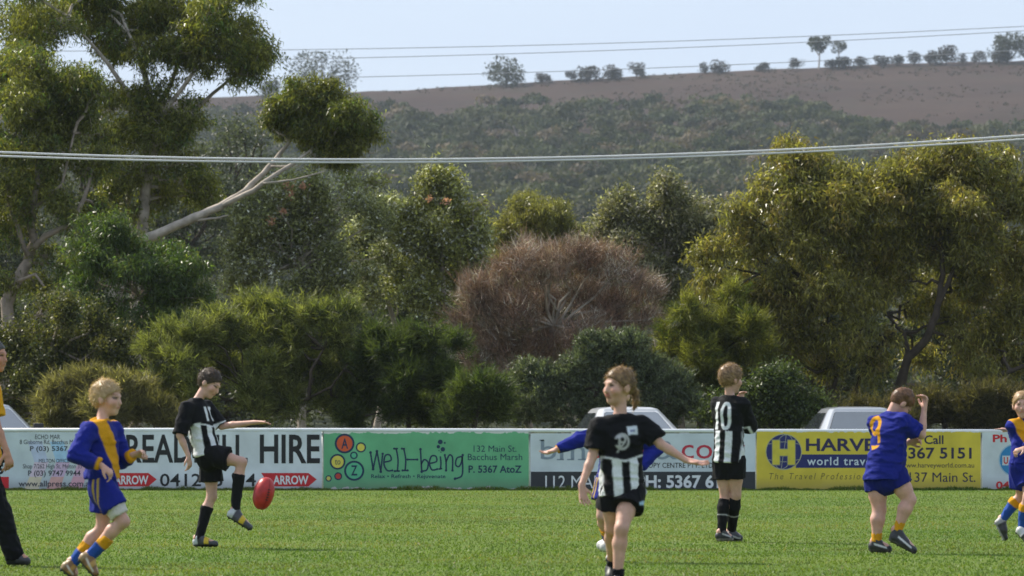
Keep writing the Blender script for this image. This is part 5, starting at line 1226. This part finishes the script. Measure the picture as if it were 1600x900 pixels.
def shorts_col(p, base, stripe=None):
    def f(V):
        C = np.tile(base, (len(V), 1))
        if stripe is not None:
            v = V - p.J['pel']; a = np.arctan2(v @ p.hF, v @ p.hR); b = np.arctan2(v @ p.hF, -(v @ p.hR))
            for t in (-.12, .14): put(C, (np.abs(a - t) < .055) | (np.abs(b - t) < .055), stripe)
        return C
    return f
def sock2(p, sd, top, low, t=.5):
    kn, an = p.J['kn' + sd], p.J['an' + sd]
    def f(V):
        x = ((V - kn) @ (an - kn)) / ((an - kn) @ (an - kn)); C = np.tile(low, (len(V), 1)); C[x < t] = top; return C
    return f
def boot_col(base, sole, band=None, heel=None, swoosh=None):
    def f(x, z, y, n):
        C = np.tile(np.array(base), (n, 1)).astype(float); C[z < .010] = sole
        if heel is not None: C[(x < .22) & (z >= .01)] = heel
        if band is not None: C[(x > .48) & (x < .66) & (z > .012)] = band
        if swoosh is not None: C[(np.abs(z - .012 - .055 * (1 - x)) < .007) & (x > .25) & (x < .8)] = swoosh
        return C
    return f

# ---- the boy kicking
p = Person('boy in black long-sleeved jersey kicking the red ball', 36.5, .94, PLAYERS, (.57, .34, .265))
p.set(head=(328, 599), shR=(291, 636, -.14), shL=(322, 634, .12), pel=(324, 708), elR=(281, 680, -.20), wrR=(294, 711, -.20), haR=(298, 733, -.18),
      elL=(346, 666, .10), wrL=(397, 660, -.02), haL=(428, 660, -.08), knR=(378, 722, -.12), anR=(368, 797, -.10), heR=(354, 806, -.10), toR=(393, 829, -.14), knL=(331, 776, .06))
p.foot('L', 302, 341, .06, .0); p.hips((-.30, -1, -.05), .07)
p.build((.80, -.30, -.50), (.35, 0, .9), hands={'R': dict(n=(.8, -.4, 0), curl=.35), 'L': dict(n=(0.1, -.2, -1), curl=-.10, spread=1.6, thumb=1)})
def kf(C, u, v, w):
    put(C, (w > .02) & digit('1', u - .05, v - .34, .05, .13, .03), WHT); put(C, (w > .02) & digit('7', u + .035, v - .34, .07, .13, .026), WHT)
    put(C, (w > -.02) & (np.abs(u - .155) < .02) & (v < .27) & (v > -.02), WHT)
p.shirt(magpie(p, front=kf), sleeve=.98, loose=.018, g=.02)
p.shorts(shorts_col(p, BLK), .66, flare=.03)
for sd in 'LR': p.sock(sd, np.array([.010, .010, .012]), .26); p.boot(sd, boot_col((.05, .05, .06), (.02, .02, .02), band=(.62, .42, .02), heel=(.5, .52, .55)))
p.hair([(.034, .022, .015), (.095, .060, .038)], .014, seed=2, fl=.024, fuzz=1600)

# ---- the boy jogging at left
p = Person('fair-haired boy in blue and gold jersey jogging at left', 28.9, .93, PLAYERS, (.57, .34, .26))
p.set(head=(168, 622), shR=(139, 670, -.15), shL=(177, 668, .10), pel=(160, 752), elR=(119, 712, -.24), wrR=(158, 727, -.25), haR=(172, 738, -.24), elL=(192, 719, .15), wrL=(207, 711, .05), haL=(232, 704, .0),
      knR=(193, 815, -.10), anR=(141, 869, -.05), heR=(122, 872, -.05), toR=(150, 903, -.08), knL=(160, 826, .08), anL=(113, 880, .10), heL=(94, 888, .10), toL=(118, 906, .08))
p.hips((-.25, -1), .07)
p.build((.93, -.32, -.06), hands={'R': dict(n=(.2, -.5, .8), curl=.8), 'L': dict(n=(0, .5, .8), curl=.8)})
def bg(V):
    u, v, w = p.tuv(V); C = np.tile(BLU, (len(V), 1)); nar = np.abs(u) < .165
    band = (v > .02) & (np.abs((u - .015) - (v - .19) * .42) < .062) & (w > -.01)
    yoke = (v > .40) & (np.abs(u) < .16) & (w < .06)
    put(C, nar & (band | yoke), GLD)
    for sd in 'LR':
        wv = p.J['wr' + sd]; put(C, np.linalg.norm(V - wv, axis=1) < .055, GLD)
    sh = (p.J['shL'] + p.J['shR']) / 2; put(C, (v > .435) & (np.abs(u) < .085), np.array([.05, .02, .12]))
    return C
p.shirt(bg, long=True, loose=.020, g=.020, amp=.009, hem=-.02)
p.shorts(shorts_col(p, BLU, np.array([.45, .30, .06])), .66, flare=.012)
S = SDF(); a, b = p.J['hipR'], p.J['knR']; S.cone(a + (b - a) * .5, a + (b - a) * .95, .076, .064, .01, None, [(a + (b - a) * .86, b - a)]); p.part('under_shorts', S, .008, np.array([.55, .52, .47]), .002)
for sd in 'LR': p.sock(sd, sock2(p, sd, GLD, SBLU, .68), .45); p.boot(sd, boot_col((.20, .10, .035), (.03, .03, .03), heel=(.30, .20, .10), swoosh=(.55, .5, .42), band=(.42, .24, .05)))
p.hair([(.42, .28, .15), (.62, .46, .28)], .016, seed=5, fl=.026, fuzz=2600)

# ---- the girl in front
p = Person('girl with ponytail in black and white striped jersey nearest the camera', 26.7, .93, PLAYERS, (.56, .33, .25))
p.set(head=(966, 604), shR=(935, 664, -.03), shL=(1003, 661, .03), pel=(972, 762), elR=(926, 712, -.05), wrR=(909, 758, -.12), haR=(913, 790, -.14), elL=(1032, 694, .0), wrL=(1072, 719, -.04), haL=(1104, 726, -.05),
      knL=(971, 826, -.16), knR=(956, 826, .06))
p.foot('L', 967, 958, -.10, -.30); p.set(anR=(957, 884, .32), heR=(954, 893, .37), toR=(957, 921, .22)); p.hips((-.96, -.25), .065)
p.build((-.80, -.60, .02), hands={'R': dict(n=(-.6, .8, 0), curl=.25, spread=1.5), 'L': dict(n=(.1, .3, -1), curl=.1, spread=1.5)}, mouth_open=.007)
def gf(C, u, v, w):
    x, y = u - .012, v - .305; r = np.sqrt((x / .9) ** 2 + y ** 2); fr = w > .02; gy = np.array([.42, .42, .43])
    put(C, fr & (np.abs(r - .048) < .008) & ~((x > .03) & (y > -.02) & (y < .02)), gy); put(C, fr & (np.abs(x - .018) < .007) & (np.abs(y) < .05), gy)
    put(C, fr & (np.abs(np.hypot(x + .002, y - .014) - .02) < .006), gy); put(C, fr & (np.abs(x + y * .8 + .02) < .006) & (y < -.004) & (y > -.072), gy)
    put(C, fr & (np.abs(u + .066) < .036) & (np.abs(v - .375) < .029), np.array([.58, .62, .68])); put(C, fr & (np.abs(u + .066) < .016) & (np.abs(v - .372) < .007), np.array([.15, .17, .28]))
p.shirt(magpie(p, front=gf, vtop=.175), sleeve=.80, loose=.018, g=.020, hem=.05, amp=.009)
def gs(V):
    C = np.tile(BLK, (len(V), 1)); v = V - p.J['pel']; put(C, (np.abs(v @ p.hR + .10) < .03) & (np.abs(v @ p.Ud + .10) < .012) & (v @ p.hF > 0), np.array([.35, .5, .62])); return C
p.shorts(gs, .50, flare=.03)
for sd in 'LR': p.sock(sd, BLK, .80); p.boot(sd, boot_col((.03, .03, .03), (.02, .02, .02)))
hd = p.J['head']; hf, hu, hr, hs = p.hf, p.hu, p.hr, p.hs
p.hair([(.115, .065, .032), (.36, .23, .11)], .012, back=-.05, seed=8, fl=.03, fuzz=1500,
       tail=[hd - hf * .100 * hs + hu * .01, hd - hf * .128 * hs - hu * .03, hd - hf * .135 * hs - hu * .085, hd - hf * .12 * hs - hu * .135])

# ---- the player behind her
p = Person('player in blue jersey hidden behind the ponytailed girl, one arm out', 32.7, .93, PLAYERS)
p.set(head=(968, 618), shR=(944, 672, -.05), shL=(994, 670, .07), pel=(958, 752), elR=(905, 687, -.10), wrR=(870, 702, -.15), haR=(842, 712, -.17), elL=(1024, 702, .10), wrL=(1000, 730, -.02), haL=(985, 740, -.06),
      knR=(941, 806, -.06), anR=(950, 846, .14), heR=(939, 857, .18), toR=(957, 861, .05), knL=(964, 815, -.10))
p.foot('L', 961, 950, -.02, -.18); p.hips((-.9, -.4), .07)
p.build((-.7, -.7, 0), hands={'R': dict(n=(0, .2, -1), curl=.3, spread=1.4)})
pb = p
def bb(V):
    C = np.tile(BLU, (len(V), 1)); 
    put(C, np.linalg.norm(V - pb.J['wrR'], axis=1) < .035, GLD); return C
p.shirt(bb, long=True, loose=.016, g=.020, amp=.008); p.shorts(shorts_col(p, BLU, np.array([.45, .30, .06])), .55)
for sd in 'LR': p.sock(sd, sock2(p, sd, GLD, SBLU * .6, .66), .50); p.boot(sd, boot_col((.5, .5, .5), (.05, .05, .05)))
p.hair([(.10, .06, .035), (.25, .16, .09)], .012, seed=12)

# ---- number ten
p = Person('boy wearing number 10 in black and white, seen from behind', 38.4, .98, PLAYERS, (.56, .33, .26))
p.set(head=(1143, 592), shL=(1121, 628, .07), shR=(1160, 629, -.08), pel=(1139, 714), elR=(1170, 662, .05), wrR=(1160, 632, .16), haR=(1157, 614, .17), elL=(1128, 664, .22), wrL=(1146, 650, .34), haL=(1155, 640, .36), knL=(1133, 777, .06), knR=(1150, 774, .02))
p.foot('L', 1119, 1146, .0, .06); p.foot('R', 1134, 1160, .16, .22); p.hips((.82, -.5), .07)
p.build((.80, .55, -.12), hands={'R': dict(n=(-.5, .6, 0), curl=.9), 'L': dict(n=(0, .6, .3), curl=.9)})
p.shirt(magpie(p, back=[(-.085, '1'), (.018, '0')], vtop=.235), sleeve=1.25, loose=.014, g=.018, hem=.045)
p.shorts(shorts_col(p, BLK), .55, flare=.014)
def s10(sd):
    f0 = sock2(p, sd, BLK * .8, BLK * .8)
    def f(V):
        C = f0(V); kn, an = p.J['kn' + sd], p.J['an' + sd]; x = ((V - kn) @ (an - kn)) / ((an - kn) @ (an - kn)); put(C, np.abs(x - .52) < .015, np.array([.4, .4, .4])); return C
    return f
for sd in 'LR': p.sock(sd, s10(sd), .06); p.boot(sd, boot_col((.03, .03, .035), (.25, .22, .2), swoosh=(.4, .4, .4)))
p.hair([(.17, .10, .055), (.42, .27, .15)], .020, seed=15, fl=.026, fuzz=2600, side=-.035)

# ---- number nine
p = Person('boy wearing gold number 9 on blue, head bowed with one fist raised', 34.9, 1.06, PLAYERS, (.58, .33, .265)); p.hsc = 1.0; p.leg = 1.15
p.set(head=(1409, 630), shL=(1370, 658, .08), shR=(1412, 656, -.10), pel=(1382, 738), elR=(1440, 680, -.05), wrR=(1444, 640, .0), haR=(1447, 612, .02), elL=(1388, 705, .26), wrL=(1418, 692, .24), haL=(1438, 684, .2), knL=(1374, 797, .04), knR=(1421, 781, -.06))
p.foot('L', 1358, 1394, .05, .0); p.set(heR=(1388, 843, -.06), toR=(1431, 865, -.10), anR=(1402, 829, -.06)); p.hips((.80, -.6), .082)
p.build((.55, .30, -.78), (.78, .15, .6), hands={'R': dict(n=(.6, .3, 0), curl=1.2), 'L': dict(n=(0, .6, .3), curl=.9)})
pn = p
def nb(V):
    u, v, w = pn.tuv(V); C = np.tile(BLU, (len(V), 1)); put(C, (w < .01) & digit('9', u + .022, v - .31, .13, .27, .034), GLD); return C
p.shirt(nb, sleeve=.78, loose=.028, g=.024, hem=.065, amp=.011)
p.shorts(shorts_col(p, BLU * .7), .50, flare=.012)
for sd in 'LR': p.sock(sd, GLD, .70); p.boot(sd, boot_col((.025, .025, .03), (.06, .055, .05), swoosh=(.6, .6, .6), heel=None))
p.hair([(.10, .048, .024), (.24, .12, .06)], .010, seed=18, fl=.022)

# ---- the boy at the right edge
p = Person('boy in blue and gold jersey running at the right edge', 37.4, .93, PLAYERS)
p.set(head=(1597, 633), shR=(1583, 662, -.02), shL=(1626, 662, .10), pel=(1600, 722), elR=(1591, 692, .12), wrR=(1580, 673, .24), haR=(1556, 669, .26), elL=(1622, 690, -.16), wrL=(1602, 700, -.26), haL=(1588, 704, -.28),
      knL=(1606, 778, -.12), knR=(1596, 775, .06), anR=(1566, 812, .10), heR=(1554, 814, .10), toR=(1570, 846, .08), anL=(1597, 828, -.05), heL=(1587, 830, -.05), toL=(1609, 851, -.12))
p.hips((-.75, -.65), .07)
p.build((-.1, -1, -.02), hands={'L': dict(n=(0, -.3, .8), curl=.9), 'R': dict(n=(0, 0, 1), curl=.1)})
pr_ = p
def rb(V):
    u, v, w = pr_.tuv(V); C = np.tile(BLU, (len(V), 1)); put(C, (np.abs(u) < .15) & (np.abs((u - .02) - (v - .22) * .45) < .055) & (w > -.02), GLD); put(C, (v > .40) & (np.abs(u) < .07), np.array([.3, .28, .25])); return C
p.shirt(rb, long=True, loose=.018, g=.018); p.shorts(shorts_col(p, BLU), .72, flare=.024)
for sd in 'LR': p.sock(sd, sock2(p, sd, GLD, SBLU, .42), .22)
p.boot('R', boot_col((.03, .03, .03), (.25, .25, .25), heel=(.3, .3, .3))); p.boot('L', boot_col((.55, .55, .56), (.05, .05, .05), band=(.05, .05, .05)))
p.hair([(.34, .21, .10), (.52, .36, .20)], .014, seed=21, fl=.025)

# ---- the adult at the left edge
p = Person('adult in yellow shirt and black trousers cut off by the left edge', 31.8, 1.10, PLAYERS, (.48, .24, .16)); p.hsc = .98
p.set(head=(-9, 556), shL=(-52, 604, .10), shR=(-14, 606, -.14), pel=(-26, 716), elR=(-7, 662, -.18), wrR=(10, 704, -.22), haR=(17, 733, -.22), elL=(-58, 660, .16), wrL=(-44, 705, .10), haL=(-40, 733, .06), knL=(-45, 800, .12), knR=(0, 800, -.10))
p.foot('R', 10, 48, -.08, -.12); p.foot('L', -78, -38, .12, .10); p.hips((-.25, -1), .085)
p.build((.9, -.35, -.05), hands={'R': dict(n=(.6, -.6, 0), curl=.5)})
p.shirt(np.array([.62, .30, .012]), sleeve=.80, loose=.020, g=.022, hem=.02)
S = SDF(); q = p.k
S.cone(p.J['pel'] + p.Ud * .11, p.J['pel'] - p.Ud * .03, .142 * q, .145 * q, .03, (p.hF, .76), [(p.J['pel'] + p.Ud * .12, p.Ud)])
for sd in 'LR':
    a, b, c = p.J['hip' + sd], p.J['kn' + sd], p.J['an' + sd]; S.cone(a, b, .105 * q, .075 * q, .03); S.cone(b, c - np.array([0, 0, .02]), .075 * q, .068 * q, .03, None, [(np.array([0, 0, .035]), (0, 0, -1))])
p.part('trousers', S, .009, BLK, .008, .09, 31)
for sd in 'LR': p.boot(sd, boot_col((.035, .035, .04), (.02, .02, .02)))
p.hair([(.05, .045, .04), (.16, .15, .14)], .008, seed=25, fl=.014, fuzz=400)

# ------------------------------------------------------------------ the football
d = 36.0; c = P(412, 771, d); ball = tag(empty('football', c), 'red oval football dropping towards the kicking boy\'s boot', 'ball')
ball.rotation_euler = (0, math.radians(14), 0)
mb = MB(); n = 28; rings = []
for i in range(1, n):
    t = math.pi * i / n; zz = -math.cos(t); r = .086 * math.sin(t) ** .86; rings.append([(r * math.cos(a), r * math.sin(a), zz * .137) for a in [2 * math.pi * j / 28 for j in range(28)]])
mb.loft(rings); mb.build('leather', plain('red_leather', (.42, .022, .022), .42, .45, var=.22, scale=22, bump=.25), ball, smooth=True)
for j in range(4):
    mb = MB(); a = math.pi / 2 * j + .5; pts = []
    for i in range(2, 27):
        t = math.pi * i / 28; r = .0865 * math.sin(t) ** .86; pts.append((r * math.cos(a), r * math.sin(a), -math.cos(t) * .137))
    mb.tube(pts, .0018, 5); mb.build('seam', plain('seam', (.16, .012, .012), .6), ball)
mb = MB(); a = .5 - math.pi / 2
for i in range(5):
    zz = -.045 + i * .022; r = .0865 * (1 - (zz / .137) ** 2) ** .45; mb.tube([((r + .001) * math.cos(a - .14), (r + .001) * math.sin(a - .14), zz), ((r + .004) * math.cos(a), (r + .004) * math.sin(a), zz), ((r + .001) * math.cos(a + .14), (r + .001) * math.sin(a + .14), zz)], .0035, 6)
mb.build('lacing', plain('lacing', (.05, .02, .02), .6), ball)
# ------------------------------------------------------------------ the air between the camera and the hill
m = bpy.data.materials.new('haze_air'); m.use_nodes = True
hn, hl = m.node_tree.nodes, m.node_tree.links; hn.clear()
ho = hn.new('ShaderNodeOutputMaterial'); hv = hn.new('ShaderNodeVolumePrincipled')
hv.inputs['Color'].default_value = (0.72, 0.82, 0.95, 1); hv.inputs['Density'].default_value = 0.00010
hl.new(hv.outputs['Volume'], ho.inputs['Volume'])
mb = MB(); mb.box((-620, -70, -60), (680, 1900, 175))
tag(mb.build('haze', m), 'faint blue haze in the air before the hill', 'haze', kind='stuff')
